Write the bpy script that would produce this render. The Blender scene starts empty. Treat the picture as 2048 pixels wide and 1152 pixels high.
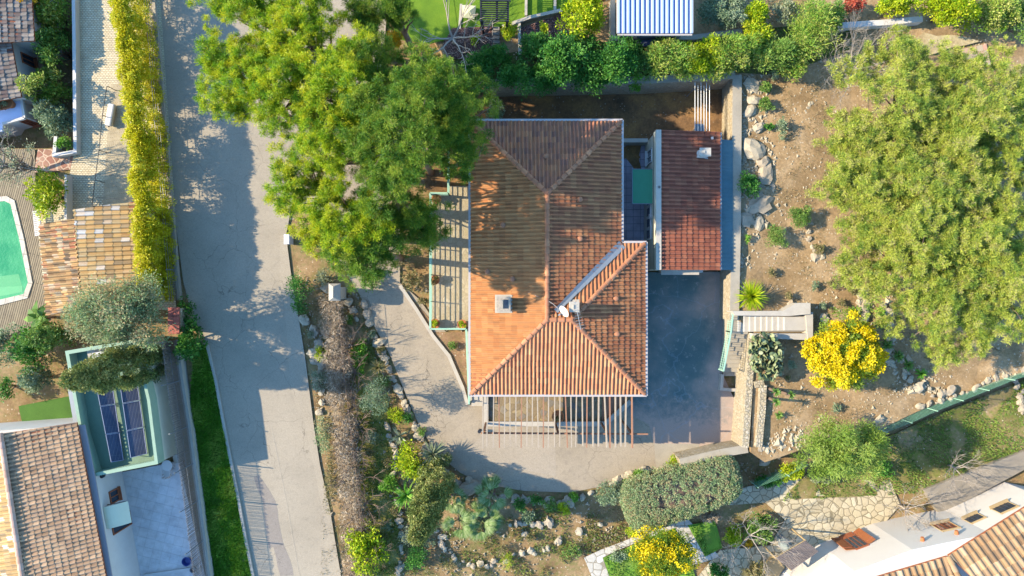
import bpy, bmesh, math, random
import numpy as np
from mathutils import Vector, Matrix, noise
from mathutils.geometry import delaunay_2d_cdt
R = math.radians
SC = bpy.context.scene
COL = SC.collection

# ---------------------------------------------------------------- camera
HC = 45.0; FP = 1365.33
cam = bpy.data.cameras.new("camera"); camo = bpy.data.objects.new("camera", cam); COL.objects.link(camo)
camo.location = (0, 0, HC); camo.rotation_euler = (0, 0, 0)
cam.sensor_width = 36; cam.lens = 24; cam.clip_end = 1000
SC.camera = camo
# ---------------------------------------------------------------- light
SUN_EL = 30.5; SUN_AZ = 5.5      # shadows run towards +x, a little towards -y
wd = bpy.data.worlds.new("World"); SC.world = wd; wd.use_nodes = True
nt = wd.node_tree; bg = nt.nodes['Background']
sky = nt.nodes.new('ShaderNodeTexSky'); sky.sky_type = 'NISHITA'; sky.sun_disc = False
sky.sun_elevation = R(SUN_EL); sky.sun_rotation = R(270 + SUN_AZ); sky.air_density = 1.0; sky.dust_density = 0.3; sky.ozone_density = 3.0
hsv = nt.nodes.new('ShaderNodeHueSaturation'); hsv.inputs['Saturation'].default_value = 1.18
nt.links.new(sky.outputs[0], hsv.inputs['Color']); nt.links.new(hsv.outputs[0], bg.inputs[0]); bg.inputs[1].default_value = 0.15
sl = bpy.data.lights.new("sun", 'SUN'); sl.energy = 2.95; sl.angle = R(0.5); sl.color = (1.0, 0.87, 0.68)
so = bpy.data.objects.new("sun", sl); COL.objects.link(so); so.location = (-40, 5, 30)
sdir = Vector((math.cos(R(SUN_AZ)) * math.cos(R(SUN_EL)), -math.sin(R(SUN_AZ)) * math.cos(R(SUN_EL)), -math.sin(R(SUN_EL))))
so.rotation_euler = sdir.to_track_quat('-Z', 'Y').to_euler()
SC.view_settings.view_transform = 'Standard'; SC.view_settings.look = 'None'
SC.view_settings.exposure = 2.32; SC.view_settings.gamma = 1.0
SC.cycles.max_bounces = 6

# ---------------------------------------------------------------- helpers
def W(px, py, z=0.0):
    k = (HC - z) / FP
    return Vector(((px - 1024) * k, (576 - py) * k, z))
def lin(h):
    h = h.lstrip('#'); o = []
    for i in (0, 2, 4):
        c = int(h[i:i+2], 16) / 255
        o.append(c / 12.92 if c <= .04045 else ((c + .055) / 1.055) ** 2.4)
    return o
def C(h, k=0.55):
    return tuple(c * k for c in lin(h)) + (1,)
def tag(o, label, cat, group=None, kind=None):
    if label: o['label'] = label
    if cat: o['category'] = cat
    if group: o['group'] = group
    if kind: o['kind'] = kind
    return o
def thing(name, label, cat, loc=(0, 0, 0), group=None, rz=0):
    o = bpy.data.objects.new(name, None); COL.objects.link(o); o.location = loc; o.rotation_euler = (0, 0, rz)
    o.empty_display_size = .3
    return tag(o, label, cat, group)
def world_loc(o):
    v = Vector((0, 0, 0))
    while o: v = v + Vector(o.location); o = o.parent
    return v
def link(name, me, parent=None, origin=None, smooth=False):
    """me holds WORLD coordinates; shift it to the parent's (or its own) origin"""
    o = bpy.data.objects.new(name, me); COL.objects.link(o)
    if parent is not None:
        w = world_loc(parent); o.parent = parent
    else:
        if origin is None:
            n = len(me.vertices); a = np.empty(n * 3, 'f'); me.vertices.foreach_get('co', a); a = a.reshape(-1, 3)
            lo, hi = a.min(0), a.max(0); origin = ((lo[0]+hi[0])/2, (lo[1]+hi[1])/2, lo[2])
        w = Vector(origin); o.location = w
    me.transform(Matrix.Translation(-w))
    if smooth: me.polygons.foreach_set('use_smooth', [True] * len(me.polygons))
    return o

class MB:
    def __init__(s): s.v = []; s.f = []; s.c = []
    def add(s, vs, fs):
        n = len(s.v); s.c.append((n, len(s.f))); s.v += [tuple(v) for v in vs]; s.f += [tuple(i + n for i in f) for f in fs]; return s
    def prism(s, pts, z0, z1):
        """pts: xy list (any winding); vertical prism"""
        a = sum(pts[i][0]*pts[(i+1) % len(pts)][1] - pts[(i+1) % len(pts)][0]*pts[i][1] for i in range(len(pts)))
        if a < 0: pts = pts[::-1]
        n = len(pts)
        vs = [(p[0], p[1], z0) for p in pts] + [(p[0], p[1], z1) for p in pts]
        fs = [tuple(range(n))[::-1], tuple(range(n, 2*n))] + [(i, (i+1) % n, n + (i+1) % n, n + i) for i in range(n)]
        return s.add(vs, fs)
    def box(s, x0, x1, y0, y1, z0, z1):
        return s.prism([(x0, y0), (x1, y0), (x1, y1), (x0, y1)], z0, z1)
    def bar(s, a, b, w, h, up=(0, 0, 1)):
        """rectangular bar from a to b, width w, height h (centred)"""
        a = Vector(a); b = Vector(b); d = (b - a)
        if d.length < 1e-6: return s
        d.normalize(); up = Vector(up)
        if abs(d.dot(up)) > .98: up = Vector((1, 0, 0))
        r = d.cross(up).normalized(); u = r.cross(d).normalized()
        vs = []
        for p in (a, b):
            for sx, sz in ((-1, -1), (1, -1), (1, 1), (-1, 1)):
                vs.append(p + r * sx * w / 2 + u * sz * h / 2)
        return s.add(vs, [(0, 1, 2, 3), (7, 6, 5, 4), (0, 4, 5, 1), (1, 5, 6, 2), (2, 6, 7, 3), (3, 7, 4, 0)])
    def tube(s, pts, rad, n=8, cap=True):
        pts = [Vector(p) for p in pts]; m = len(pts)
        if not hasattr(rad, '__len__'): rad = [rad] * m
        vs = []
        ref = Vector((0.31, 0.72, 0.62)).normalized()
        for i, p in enumerate(pts):
            d = (pts[min(i+1, m-1)] - pts[max(i-1, 0)])
            d = d.normalized() if d.length > 1e-9 else Vector((0, 0, 1))
            r = d.cross(ref)
            if r.length < .05: r = d.cross(Vector((1, 0, 0)))
            r.normalize(); u = d.cross(r)
            for k in range(n):
                t = 2 * math.pi * k / n
                vs.append(p + (r * math.cos(t) + u * math.sin(t)) * rad[i])
        fs = [(i*n+k, i*n+(k+1) % n, (i+1)*n+(k+1) % n, (i+1)*n+k) for i in range(m-1) for k in range(n)]
        if cap: fs += [tuple(range(n))[::-1], tuple((m-1)*n+k for k in range(n))]
        return s.add(vs, fs)
    def lathe(s, cx, cy, prof, n=20):
        vs = []; m = len(prof)
        for r, z in prof:
            for k in range(n):
                t = 2*math.pi*k/n; vs.append((cx + r*math.cos(t), cy + r*math.sin(t), z))
        fs = [(i*n+k, i*n+(k+1) % n, (i+1)*n+(k+1) % n, (i+1)*n+k) for i in range(m-1) for k in range(n)]
        fs.append(tuple((m-1)*n+k for k in range(n))); fs.append(tuple(range(n))[::-1])
        return s.add(vs, fs)
    def each(s, name, m, parent=None, **kw):
        """every added piece becomes a part of its own"""
        c = s.c + [(len(s.v), len(s.f))]; out = []
        for (a, fa), (b, fb) in zip(c[:-1], c[1:]):
            q = MB(); q.v = s.v[a:b]; q.f = [tuple(i-a for i in f) for f in s.f[fa:fb]]; out.append(q.build(name, m, parent, **kw))
        return out
    def mesh(s, name, m=None, bevel=0):
        me = bpy.data.meshes.new(name); me.from_pydata(s.v, [], s.f); me.update()
        if m: me.materials.append(m)
        return me
    def build(s, name, m, parent=None, label=None, cat=None, group=None, kind=None, smooth=False, bevel=0, origin=None):
        o = link(name, s.mesh(name, m), parent, origin, smooth)
        if bevel:
            b = o.modifiers.new('bevel', 'BEVEL'); b.width = bevel; b.segments = 2; b.limit_method = 'ANGLE'
        return tag(o, label, cat, group, kind)

def inpoly(x, y, P):
    c = False; j = len(P) - 1
    for i in range(len(P)):
        xi, yi = P[i][0], P[i][1]; xj, yj = P[j][0], P[j][1]
        if (yi > y) != (yj > y) and x < (xj-xi)*(y-yi)/(yj-yi+1e-12)+xi: c = not c
        j = i
    return c
def sheet(name, P, zf, m, step=1.0, skirt=None, parent=None, label=None, cat=None, group=None, kind='structure', rough_edge=0):
    """ground patch: polygon P (world xy), height function zf"""
    pts = []
    for i in range(len(P)):
        a = Vector(P[i][:2]); b = Vector(P[(i+1) % len(P)][:2]); n = max(1, int((b-a).length / step))
        for k in range(n):
            q = a.lerp(b, k / n)
            if rough_edge:
                q = q + Vector((noise.noise(Vector((q.x*1.3, q.y*1.3, 3))), noise.noise(Vector((q.x*1.3, q.y*1.3, 9))))) * rough_edge
            pts.append(q)
    nb = len(pts); PP = [(p.x, p.y) for p in pts]
    xs = [p[0] for p in PP]; ys = [p[1] for p in PP]
    x = min(xs) + step/2
    while x < max(xs):
        y = min(ys) + step/2
        while y < max(ys):
            if inpoly(x, y, PP): pts.append(Vector((x + random.uniform(-.1, .1)*step, y + random.uniform(-.1, .1)*step)))
            y += step
        x += step
    r = delaunay_2d_cdt(pts, [], [list(range(nb))], 1, 1e-5)
    vs = [(v[0], v[1], zf(v[0], v[1]) if callable(zf) else zf) for v in r[0]]
    fs = []
    for f in r[2]:
        f = list(f)
        a = sum(vs[f[i]][0]*vs[f[(i+1) % len(f)]][1] - vs[f[(i+1) % len(f)]][0]*vs[f[i]][1] for i in range(len(f)))
        fs.append(tuple(f if a > 0 else f[::-1]))
    mb = MB(); mb.add(vs, fs)
    if skirt is not None:
        n = len(mb.v)
        zt = [zf(p[0], p[1]) if callable(zf) else zf for p in PP]
        sv = [(PP[i][0], PP[i][1], zt[i]) for i in range(nb)] + [(PP[i][0], PP[i][1], skirt) for i in range(nb)]
        mb.add(sv, [(i, (i+1) % nb, nb + (i+1) % nb, nb + i) for i in range(nb)])
    return mb.build(name, m, parent, label, cat, group, kind)
def PXW(pp, z=0): return [tuple(W(a, b, z)[:2]) for a, b in pp]

# ---------------------------------------------------------------- materials
class NT:
    def __init__(s, name):
        s.m = bpy.data.materials.new(name); s.m.use_nodes = True; s.t = s.m.node_tree
        s.b = s.t.nodes['Principled BSDF']; s.out = s.t.nodes['Material Output']
        s.b.inputs['Specular IOR Level'].default_value = .3
    def n(s, typ, **kw):
        o = s.t.nodes.new('ShaderNode' + typ)
        for k, v in kw.items():
            if k in o.inputs: o.inputs[k].default_value = v
            else: setattr(o, k, v)
        return o
    def l(s, a, b): s.t.links.new(a, b); return s
    def pos(s, scale=(1, 1, 1), rot=0, loc=(0, 0, 0)):
        g = s.n('NewGeometry'); mp = s.n('Mapping'); s.l(g.outputs['Position'], mp.inputs[0])
        mp.inputs['Scale'].default_value = scale; mp.inputs['Rotation'].default_value = (0, 0, rot); mp.inputs['Location'].default_value = loc
        return mp.outputs[0]
    def noise(s, scale, detail=5, rough=.6, vec=None, dist=0):
        o = s.n('TexNoise'); o.inputs['Scale'].default_value = scale; o.inputs['Detail'].default_value = detail
        o.inputs['Roughness'].default_value = rough; o.inputs['Distortion'].default_value = dist
        s.l(vec if vec is not None else s.pos(), o.inputs['Vector']); return o.outputs[0]
    def ramp(s, fac, stops, interp='LINEAR'):
        o = s.n('ValToRGB'); o.color_ramp.interpolation = interp
        e = o.color_ramp.elements
        while len(e) < len(stops): e.new(.5)
        for i, (p, c) in enumerate(stops): e[i].position = p; e[i].color = c if len(c) == 4 else tuple(c) + (1,)
        s.l(fac, o.inputs[0]); return o.outputs[0]
    def mix(s, fac, a, b, mode='MIX'):
        o = s.n('Mix', data_type='RGBA', blend_type=mode)
        for sock, v in ((o.inputs[0], fac), (o.inputs[6], a), (o.inputs[7], b)):
            if hasattr(v, 'node'): s.l(v, sock)
            else: sock.default_value = v
        return o.outputs[2]
    def math(s, op, a, b=0.0, clamp=False):
        o = s.n('Math', operation=op, use_clamp=clamp)
        for sock, v in ((o.inputs[0], a), (o.inputs[1], b)):
            if hasattr(v, 'node'): s.l(v, sock)
            else: sock.default_value = v
        return o.outputs[0]
    def bump(s, h, dist=.02, st=1.0):
        o = s.n('Bump'); o.inputs['Distance'].default_value = dist; o.inputs['Strength'].default_value = st
        s.l(h, o.inputs['Height']); s.l(o.outputs[0], s.b.inputs['Normal'])
    def done(s, col, rough=.9):
        if hasattr(col, 'node'): s.l(col, s.b.inputs['Base Color'])
        else: s.b.inputs['Base Color'].default_value = col
        s.b.inputs['Roughness'].default_value = rough; return s.m
MATS = {}
def mix3(c, k): return tuple(min(1, x*k) for x in c[:3]) + (1,)
def flat(name, h, k=.55, var=.25, scale=2.0, rough=.8, bump=.004, metal=0, fine=30):
    """plain surface with large and fine mottling"""
    c = C(h, k); m = NT(name)
    a = m.noise(scale, 6, .65); b = m.noise(fine, 3)
    v = m.mix(.5, a, b)
    col = m.ramp(v, [(.3, mix3(c, 1-var)), (.55, c), (.75, mix3(c, 1+var*.6))])
    m.b.inputs['Metallic'].default_value = metal
    m.bump(b, bump); return m.done(col, rough)

def tile_mat(name, cols, dirt='#3a3028', dirtamt=.35, jit=.25, k=.55):
    """roof tiles: UV is (column, course); one random shade per tile"""
    m = NT(name); uv = m.n('UVMap')
    fl = m.n('VectorMath', operation='FLOOR'); m.l(uv.outputs[0], fl.inputs[0])
    wn = m.n('TexWhiteNoise', noise_dimensions='2D'); m.l(fl.outputs[0], wn.inputs[0])
    st = [(i/(len(cols)-1)*.98, C(c, k)) for i, c in enumerate(cols)]
    col = m.ramp(wn.outputs[0], st)
    hs = m.n('HueSaturation'); m.l(col, hs.inputs['Color'])
    sep = m.n('SeparateColor'); m.l(wn.outputs[1], sep.inputs[0])
    ma = m.math('ADD', m.math('MULTIPLY', sep.outputs[1], jit), 1 - jit/2); m.l(ma, hs.inputs['Value'])
    n1 = m.noise(1.1, 6, .7); n2 = m.noise(22, 4, .7)
    d = m.ramp(m.mix(.55, n1, n2), [(.5, (0, 0, 0)), (.72, (1, 1, 1))])
    col = m.mix(m.math('MULTIPLY', d, dirtamt), hs.outputs[0], C(dirt, k))
    n3 = m.noise(60, 2)
    m.bump(n3, .004); return m.done(col, .85)

def stone_mat(name, cols, gap='#4a4035', scale=3.0, k=.55, gapw=.06, bump=.03, vec_scale=(1, 1, 1), k2=None, rnd=1.0):
    m = NT(name); p = m.pos(vec_scale); 
    w = m.n('VectorMath', operation='ADD'); nz = m.n('TexNoise'); nz.inputs['Scale'].default_value = 2; m.l(p, nz.inputs[0])
    sc = m.n('VectorMath', operation='SCALE'); sc.inputs['Scale'].default_value = .15; m.l(nz.outputs[1], sc.inputs[0])
    m.l(p, w.inputs[0]); m.l(sc.outputs[0], w.inputs[1])
    v = m.n('TexVoronoi', feature='F1'); v.inputs['Scale'].default_value = scale; v.inputs['Randomness'].default_value = rnd; m.l(w.outputs[0], v.inputs[0])
    e = m.n('TexVoronoi', feature='DISTANCE_TO_EDGE'); e.inputs['Scale'].default_value = scale; e.inputs['Randomness'].default_value = rnd; m.l(w.outputs[0], e.inputs[0])
    sep = m.n('SeparateColor'); m.l(v.outputs[1], sep.inputs[0])
    col = m.ramp(sep.outputs[0], [(i/max(1, len(cols)-1), C(c, k)) for i, c in enumerate(cols)])
    n2 = m.noise(9, 6, .7); col = m.mix(.35, col, m.ramp(n2, [(.3, (.35, .33, .3)), (.7, (1, 1, 1))]), 'MULTIPLY')
    g = m.ramp(e.outputs[0], [(gapw*.4, (1, 1, 1)), (gapw, (0, 0, 0))])
    col = m.mix(g, col, C(gap, k))
    m.bump(m.ramp(e.outputs[0], [(0, (0, 0, 0)), (gapw*2, (1, 1, 1))]), bump); return m.done(col, .9)

def leaf_mat(name, cols, k=.42, trans=.3, rough=.55):
    m = NT(name); a = m.n('Attribute', attribute_name='tint')
    n = len(cols); col = m.ramp(a.outputs['Fac'], [(i/(n-1), C(c, k)) for i, c in enumerate(cols)])
    m.done(col, rough); m.b.inputs['Specular IOR Level'].default_value = .25
    tr = m.n('BsdfTranslucent'); m.l(col, tr.inputs[0])
    mx = m.n('MixShader'); mx.inputs[0].default_value = trans
    m.l(m.b.outputs[0], mx.inputs[1]); m.l(tr.outputs[0], mx.inputs[2]); m.l(mx.outputs[0], m.out.inputs[0])
    return m.m

def asphalt(name, h, k=.55, patch=.12, crack=.5, stain='#8f8678', stainamt=.35, hue=None, cs=.35):
    m = NT(name); c = C(h, k)
    n1 = m.noise(.35, 5, .6); n2 = m.noise(60, 3, .7); n3 = m.noise(3, 6, .7)
    col = m.ramp(n1, [(.3, mix3(c, 1-patch)), (.5, c), (.7, mix3(c, 1+patch*.6))])
    col = m.mix(m.math('MULTIPLY', m.ramp(n3, [(.52, (0, 0, 0)), (.7, (1, 1, 1))]), stainamt), col, C(stain, k))
    col = m.mix(.25, col, m.ramp(m.noise(9, 8, .8), [(.35, (.45, .45, .45)), (.5, (1, 1, 1)), (.65, (1.4, 1.4, 1.4))]), 'MULTIPLY')
    col = m.mix(.65, col, m.ramp(n2, [(.3, (.5, .5, .5)), (.5, (.95, .95, .95)), (.7, (1.35, 1.33, 1.3))]), 'MULTIPLY')
    # cracks
    p = m.pos(); nz = m.n('TexNoise'); nz.inputs['Scale'].default_value = 1.2; nz.inputs['Detail'].default_value = 6; m.l(p, nz.inputs[0])
    sc = m.n('VectorMath', operation='SCALE'); sc.inputs['Scale'].default_value = .9; m.l(nz.outputs[1], sc.inputs[0])
    w = m.n('VectorMath', operation='ADD'); m.l(p, w.inputs[0]); m.l(sc.outputs[0], w.inputs[1])
    e = m.n('TexVoronoi', feature='DISTANCE_TO_EDGE'); e.inputs['Scale'].default_value = cs; m.l(w.outputs[0], e.inputs[0])
    g = m.ramp(e.outputs[0], [(.001, (1, 1, 1)), (.005, (0, 0, 0))])
    gm = m.ramp(m.noise(.25, 2), [(.42, (0, 0, 0)), (.55, (1, 1, 1))])
    col = m.mix(m.math('MULTIPLY', m.math('MULTIPLY', g, gm), crack), col, C('#4a4036', k))
    m.bump(n2, .006); return m.done(col, .92)
random.seed(7)
# ---------------------------------------------------------------- setting materials
def dirt_mat(name, c1, c2, c3, peb='#d8c4a4', k=.55, green=None, gamt=.5):
    m = NT(name)
    n1 = m.noise(.45, 6, .65); n2 = m.noise(6, 7, .75); n3 = m.noise(45, 3, .7)
    col = m.ramp(n1, [(.35, C(c1, k)), (.5, C(c2, k)), (.66, C(c3, k))])
    col = m.mix(.75, col, m.ramp(n2, [(.3, (.5, .47, .42)), (.5, (.92, .92, .9)), (.72, (1.3, 1.28, 1.22))]), 'MULTIPLY')
    col = m.mix(.5, col, m.ramp(n3, [(.3, (.5, .5, .5)), (.7, (1.4, 1.4, 1.35))]), 'MULTIPLY')
    v = m.n('TexVoronoi'); v.inputs['Scale'].default_value = 7; m.l(m.pos(), v.inputs[0])
    sep = m.n('SeparateColor'); m.l(v.outputs[1], sep.inputs[0])
    ok = m.math('GREATER_THAN', sep.outputs[0], .72)
    sz = m.math('LESS_THAN', v.outputs[0], m.math('MULTIPLY', sep.outputs[1], .32))
    col = m.mix(m.math('MULTIPLY', ok, sz), col, C(peb, k))
    if green:
        g = m.ramp(m.mix(.5, m.noise(.5, 4), m.noise(4, 5)), [(.47, (0, 0, 0)), (.6, (1, 1, 1))])
        col = m.mix(m.math('MULTIPLY', g, gamt), col, C(green, k))
    m.bump(m.mix(.5, n2, n3), .05); return m.done(col, .95)
M_dirt = dirt_mat('dry_earth', '#a08258', '#b8986c', '#ccae84', k=.52)
M_dirt2 = dirt_mat('garden_earth', '#8c6e48', '#a8885c', '#bc9c70', k=.54, green='#6f7a35', gamt=.5)
M_dark = dirt_mat('dark_yard_earth', '#5a4630', '#7a5c3c', '#9a7444', k=.8, peb='#8a8070')  # darker brown earth for the north yard
M_meadow = dirt_mat('meadow_earth', '#7d7a40', '#94864e', '#b59a70', green='#6f8028', gamt=.75)
M_road = asphalt('road_surface', '#cfbfa2', k=.39, patch=.12, stainamt=.25, crack=.6)
M_drive = asphalt('driveway_surface', '#c6b496', k=.42, patch=.16, stain='#98897a', stainamt=.5, crack=.85, cs=.5)
M_conc = flat('pale_concrete', '#c4b9a4', var=.22)
M_concrete_path = flat('worn_concrete', '#b3a78f', var=.3, scale=1.2)
M_white = flat('white_render', '#e6dfd2', k=.5, var=.1)
M_cream = flat('cream_render', '#e2d8b8', var=.1)

def courtyard_mat():
    m = NT('stained_courtyard_concrete')
    n1 = m.noise(.28, 5, .6); n2 = m.noise(2.2, 9, .8, dist=.3); n3 = m.noise(50, 3)
    base = m.ramp(n1, [(.35, C('#54706c', .52)), (.5, C('#667c74', .52)), (.65, C('#8c8c80', .55))])
    w = m.ramp(n2, [(.56, (0, 0, 0)), (.66, (1, 1, 1))])
    col = m.mix(m.math('MULTIPLY', w, .7), base, C('#b4b0a4', .6))
    # browner towards the wall on the east and south
    g = m.n('NewGeometry'); sp = m.n('SeparateXYZ'); m.l(g.outputs['Position'], sp.inputs[0])
    e = m.math('ADD', m.math('MULTIPLY', m.math('SUBTRACT', sp.outputs[0], 12.2), .5), m.math('MULTIPLY', m.math('SUBTRACT', n1, .5), 3), True)
    f = m.math('ADD', m.math('MULTIPLY', m.math('SUBTRACT', -7.0, sp.outputs[1]), .5), m.math('MULTIPLY', m.math('SUBTRACT', n2, .5), 3), True)
    col = m.mix(m.math('MULTIPLY', m.math('MAXIMUM', e, f), .9), col, C('#a8907c', .75))
    col = m.mix(.4, col, m.ramp(n3, [(.3, (.6, .6, .6)), (.7, (1.3, 1.3, 1.3))]), 'MULTIPLY')
    p = m.pos(); nz = m.n('TexNoise'); nz.inputs['Scale'].default_value = .5; nz.inputs['Detail'].default_value = 5; m.l(p, nz.inputs[0])
    sc = m.n('VectorMath', operation='SCALE'); sc.inputs['Scale'].default_value = 2; m.l(nz.outputs[1], sc.inputs[0])
    w2 = m.n('VectorMath', operation='ADD'); m.l(p, w2.inputs[0]); m.l(sc.outputs[0], w2.inputs[1])
    ed = m.n('TexVoronoi', feature='DISTANCE_TO_EDGE'); ed.inputs['Scale'].default_value = .22; m.l(w2.outputs[0], ed.inputs[0])
    gg = m.ramp(ed.outputs[0], [(.003, (1, 1, 1)), (.007, (0, 0, 0))])
    col = m.mix(m.math('MULTIPLY', gg, .2), col, C('#9fb0b8', .6))
    m.bump(n3, .004); return m.done(col, .8)
M_court = courtyard_mat()

def brick_mat(name, c1, c2, mortar, sx, sy, rot=0, k=.55, ms=.03, off=.5, bump=.01):
    m = NT(name); b = m.n('TexBrick'); b.offset = off
    b.inputs['Scale'].default_value = 1; b.inputs['Brick Width'].default_value = sx; b.inputs['Row Height'].default_value = sy
    b.inputs['Mortar Size'].default_value = ms; b.inputs['Color1'].default_value = C(c1, k); b.inputs['Color2'].default_value = C(c2, k); b.inputs['Mortar'].default_value = C(mortar, k)
    m.l(m.pos(rot=rot), b.inputs[0])
    col = m.mix(.6, b.outputs[0], m.ramp(m.noise(1.3, 7, .7), [(.3, (.6, .58, .55)), (.7, (1.25, 1.22, 1.15))]), 'MULTIPLY')
    col = m.mix(.4, col, m.ramp(m.noise(40, 3), [(.3, (.6, .6, .6)), (.7, (1.3, 1.3, 1.3))]), 'MULTIPLY')
    m.bump(b.outputs[1], -bump if bump else 0); return m.done(col, .9)
M_setts = brick_mat('small_beige_setts', '#e6d8b4', '#d6c49c', '#ac9c7c', .20, .12, ms=.02, k=.62)
M_tilefloor = brick_mat('grey_floor_tiles', '#908a90', '#868088', '#5c5860', .47, .47, ms=.012, off=0, k=1.05)
M_terrace_tiles = brick_mat('pale_terrace_tiles', '#c2beb8', '#c0bab2', '#bab4ac', .6, .6, rot=R(14), ms=.004, off=0, k=.85)
M_checker = brick_mat('pastel_square_tiles', '#d8a890', '#b8b89c', '#c09a84', .4, .4, rot=R(-12), ms=.01, off=0)
M_deck = brick_mat('weathered_deck_boards', '#a89878', '#96866a', '#4e4534', 6, .14, rot=R(-75), ms=.018, off=.3)
M_crazy = stone_mat('crazy_paving_beige', ['#d8c8a0', '#cdbb94', '#e0d2ae', '#c8b48c'], gap='#8f8264', scale=2.2, gapw=.07, bump=.01)
M_crazy_white = stone_mat('crazy_paving_white', ['#dcd4c0', '#cfc6b2', '#e4decc'], gap='#988c74', scale=2.0, gapw=.07, bump=.01)
M_crazy_brown = stone_mat('crazy_paving_brown', ['#a08a66', '#8c7a5c', '#b09a70', '#7f7a70', '#a59270'], gap='#8a7654', scale=2.6, gapw=.06, bump=.01)
M_stonewall = stone_mat('pale_stone_masonry', ['#d4c4a0', '#c8b48c', '#dccdb0', '#bcaa88'], gap='#a89878', scale=5.5, gapw=.07, bump=.04, vec_scale=(1, 1, 1.8))
M_gravel = stone_mat('red_brown_gravel', ['#94685a', '#7a5448', '#a88070', '#6a4a40', '#b89484'], gap='#3c2620', scale=9, gapw=.12, bump=.03)
M_flag = stone_mat('pink_flagstones', ['#b88468', '#a8725a', '#c49a7c', '#98684e'], gap='#d0b494', scale=2.3, gapw=.08, bump=.01)

def grass_mat(name, c1, c2, c3, k=.42):
    m = NT(name); n1 = m.noise(.8, 5, .6); n2 = m.noise(30, 5, .75)
    col = m.ramp(m.mix(.6, n1, n2), [(.35, C(c1, k)), (.5, C(c2, k)), (.65, C(c3, k))])
    m.bump(n2, .03); return m.done(col, .9)
M_lawn = grass_mat('artificial_lawn', '#5c8210', '#7aa014', '#98b028')
M_grass = grass_mat('rough_grass', '#7c7840', '#5a8420', '#7ca034', k=.75)
M_water = None
def water_mat():
    m = NT('green_pool_water'); n1 = m.noise(.35, 3)
    col = m.ramp(n1, [(.35, C('#38a860', .42)), (.7, C('#70cc80', .45))])
    m.bump(m.noise(4, 3), .02); m.b.inputs['Specular IOR Level'].default_value = .5; return m.done(col, .12)
M_water = water_mat()
NT_pool = flat('pale_pool_step', '#70c880', k=.42, var=.1, rough=.2)
NT_pool2 = flat('paler_pool_step', '#7cd088', k=.44, var=.1, rough=.2)

# ---------------------------------------------------------------- terrain
def hz(x, y):
    v = Vector((x*.25, y*.25, 0))
    return 2.0 + .22*noise.noise(v) + .07*noise.noise(v*4)
def gz(x, y): return 0.0
def g0(x, y):
    """garden ground outside paving: slight unevenness, sinks under the paved sheets"""
    return -.06 + .03*noise.noise(Vector((x*.5, y*.5, 5)))
PX0, PY0, PY1 = W(146, 0).x, W(0, 296).y, W(0, -500).y
sheet('ground', [(-140, -110), (140, -110), (140, 110), (PX0, 110), (PX0, PY0), (-140, PY0)], lambda x, y: -.10 + .03*noise.noise(Vector((x*.5, y*.5, 5))), M_dirt2, step=4, skirt=-3.2)
sheet('sunken_garden', [(-140, PY0), (PX0+.2, PY0), (PX0+.2, 110), (-140, 110)], -1.5, M_dirt2, step=4)
HP = [(700, -500), (860, 60), (905, 140), (985, 166), (1300, 160), (1474, 150), (1474, 640), (1509, 662), (1502, 905), (1530, 925), (1620, 893), (1740, 866), (1850, 818), (2048, 745), (2700, 520), (2700, -500)]
sheet('hillside', PXW(HP, 2), lambda x, y: hz(x, y), M_dirt, step=.8, skirt=-.2)

ROAD_L = [(292, -300), (304, 0), (322, 200), (337, 330), (352, 450), (366, 560), (385, 640), (432, 760), (449, 852), (478, 1000), (507, 1152), (570, 1500)]
ROAD_R = [(900, 1500), (682, 1152), (660, 1020), (640, 930), (626, 840), (611, 720), (598, 640), (581, 540), (572, 470), (590, 380), (640, 330), (760, 200), (800, -300)]
sheet('road', PXW(ROAD_L + ROAD_R), 0.0, M_road, step=2)
# concrete strip and repair patches of the road
M_strip = asphalt('road_edge_concrete', '#cfbfa2', k=.41, patch=.08, stainamt=.15, crack=.5)
M_dkpatch = asphalt('worn_road_patch', '#a89c8c', k=.45, patch=.12, stainamt=.5, crack=1.0, cs=1.6)
sheet('road_edge', PXW([(560, 470), (572, 470), (581, 540), (598, 640), (611, 720), (626, 840), (640, 930), (660, 1020), (682, 1152), (720, 1300), (680, 1300), (661, 1152), (649, 1082), (656, 1076), (650, 1045), (633, 960), (610, 850), (606, 830), (597, 825), (583, 782), (578, 735), (568, 600), (560, 560)]), .004, M_strip, step=1)
sheet('road_patch', PXW([(508, 955), (520, 950), (552, 1000), (560, 1060), (580, 1120), (588, 1152), (560, 1152), (545, 1095), (537, 1098), (525, 1010)]), .004, M_dkpatch, step=.5, rough_edge=.15)
sheet('road_seam', PXW([(540, 850), (543, 850), (575, 1010), (600, 1152), (597, 1152), (572, 1010)]), .006, M_strip, step=.5)
sheet('driveway', PXW([(560, 330), (720, 590), (748, 652), (780, 710), (812, 790), (838, 850), (872, 905), (920, 945), (968, 968), (1050, 982), (1140, 985), (1230, 968), (1275, 948), (1320, 938), (1370, 930), (1395, 915), (1330, 886), (1290, 780), (1180, 700), (1000, 640), (930, 700), (868, 640), (840, 600), (800, 565), (800, 200), (640, 180)]), .004, M_drive, step=1)
sheet('pale_driveway_patch', PXW([(1110, 868), (1112, 952), (1016, 935), (935, 905), (965, 868)]), .008, asphalt('driveway_new_patch', '#c9b89c', k=.42, patch=.08, crack=.3, stainamt=.3), step=1)
sheet('courtyard', PXW([(1180, 545), (1462, 545), (1460, 640), (1446, 750), (1468, 800), (1470, 880), (1400, 912), (1330, 925), (1308, 885), (1298, 850), (1210, 800)]), .012, M_court, step=1, rough_edge=.12)
sheet('drive_apron', PXW([(1308, 887), (1312, 935), (1372, 928), (1400, 913), (1398, 888)]), .016, M_concrete_path, step=.7)
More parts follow.
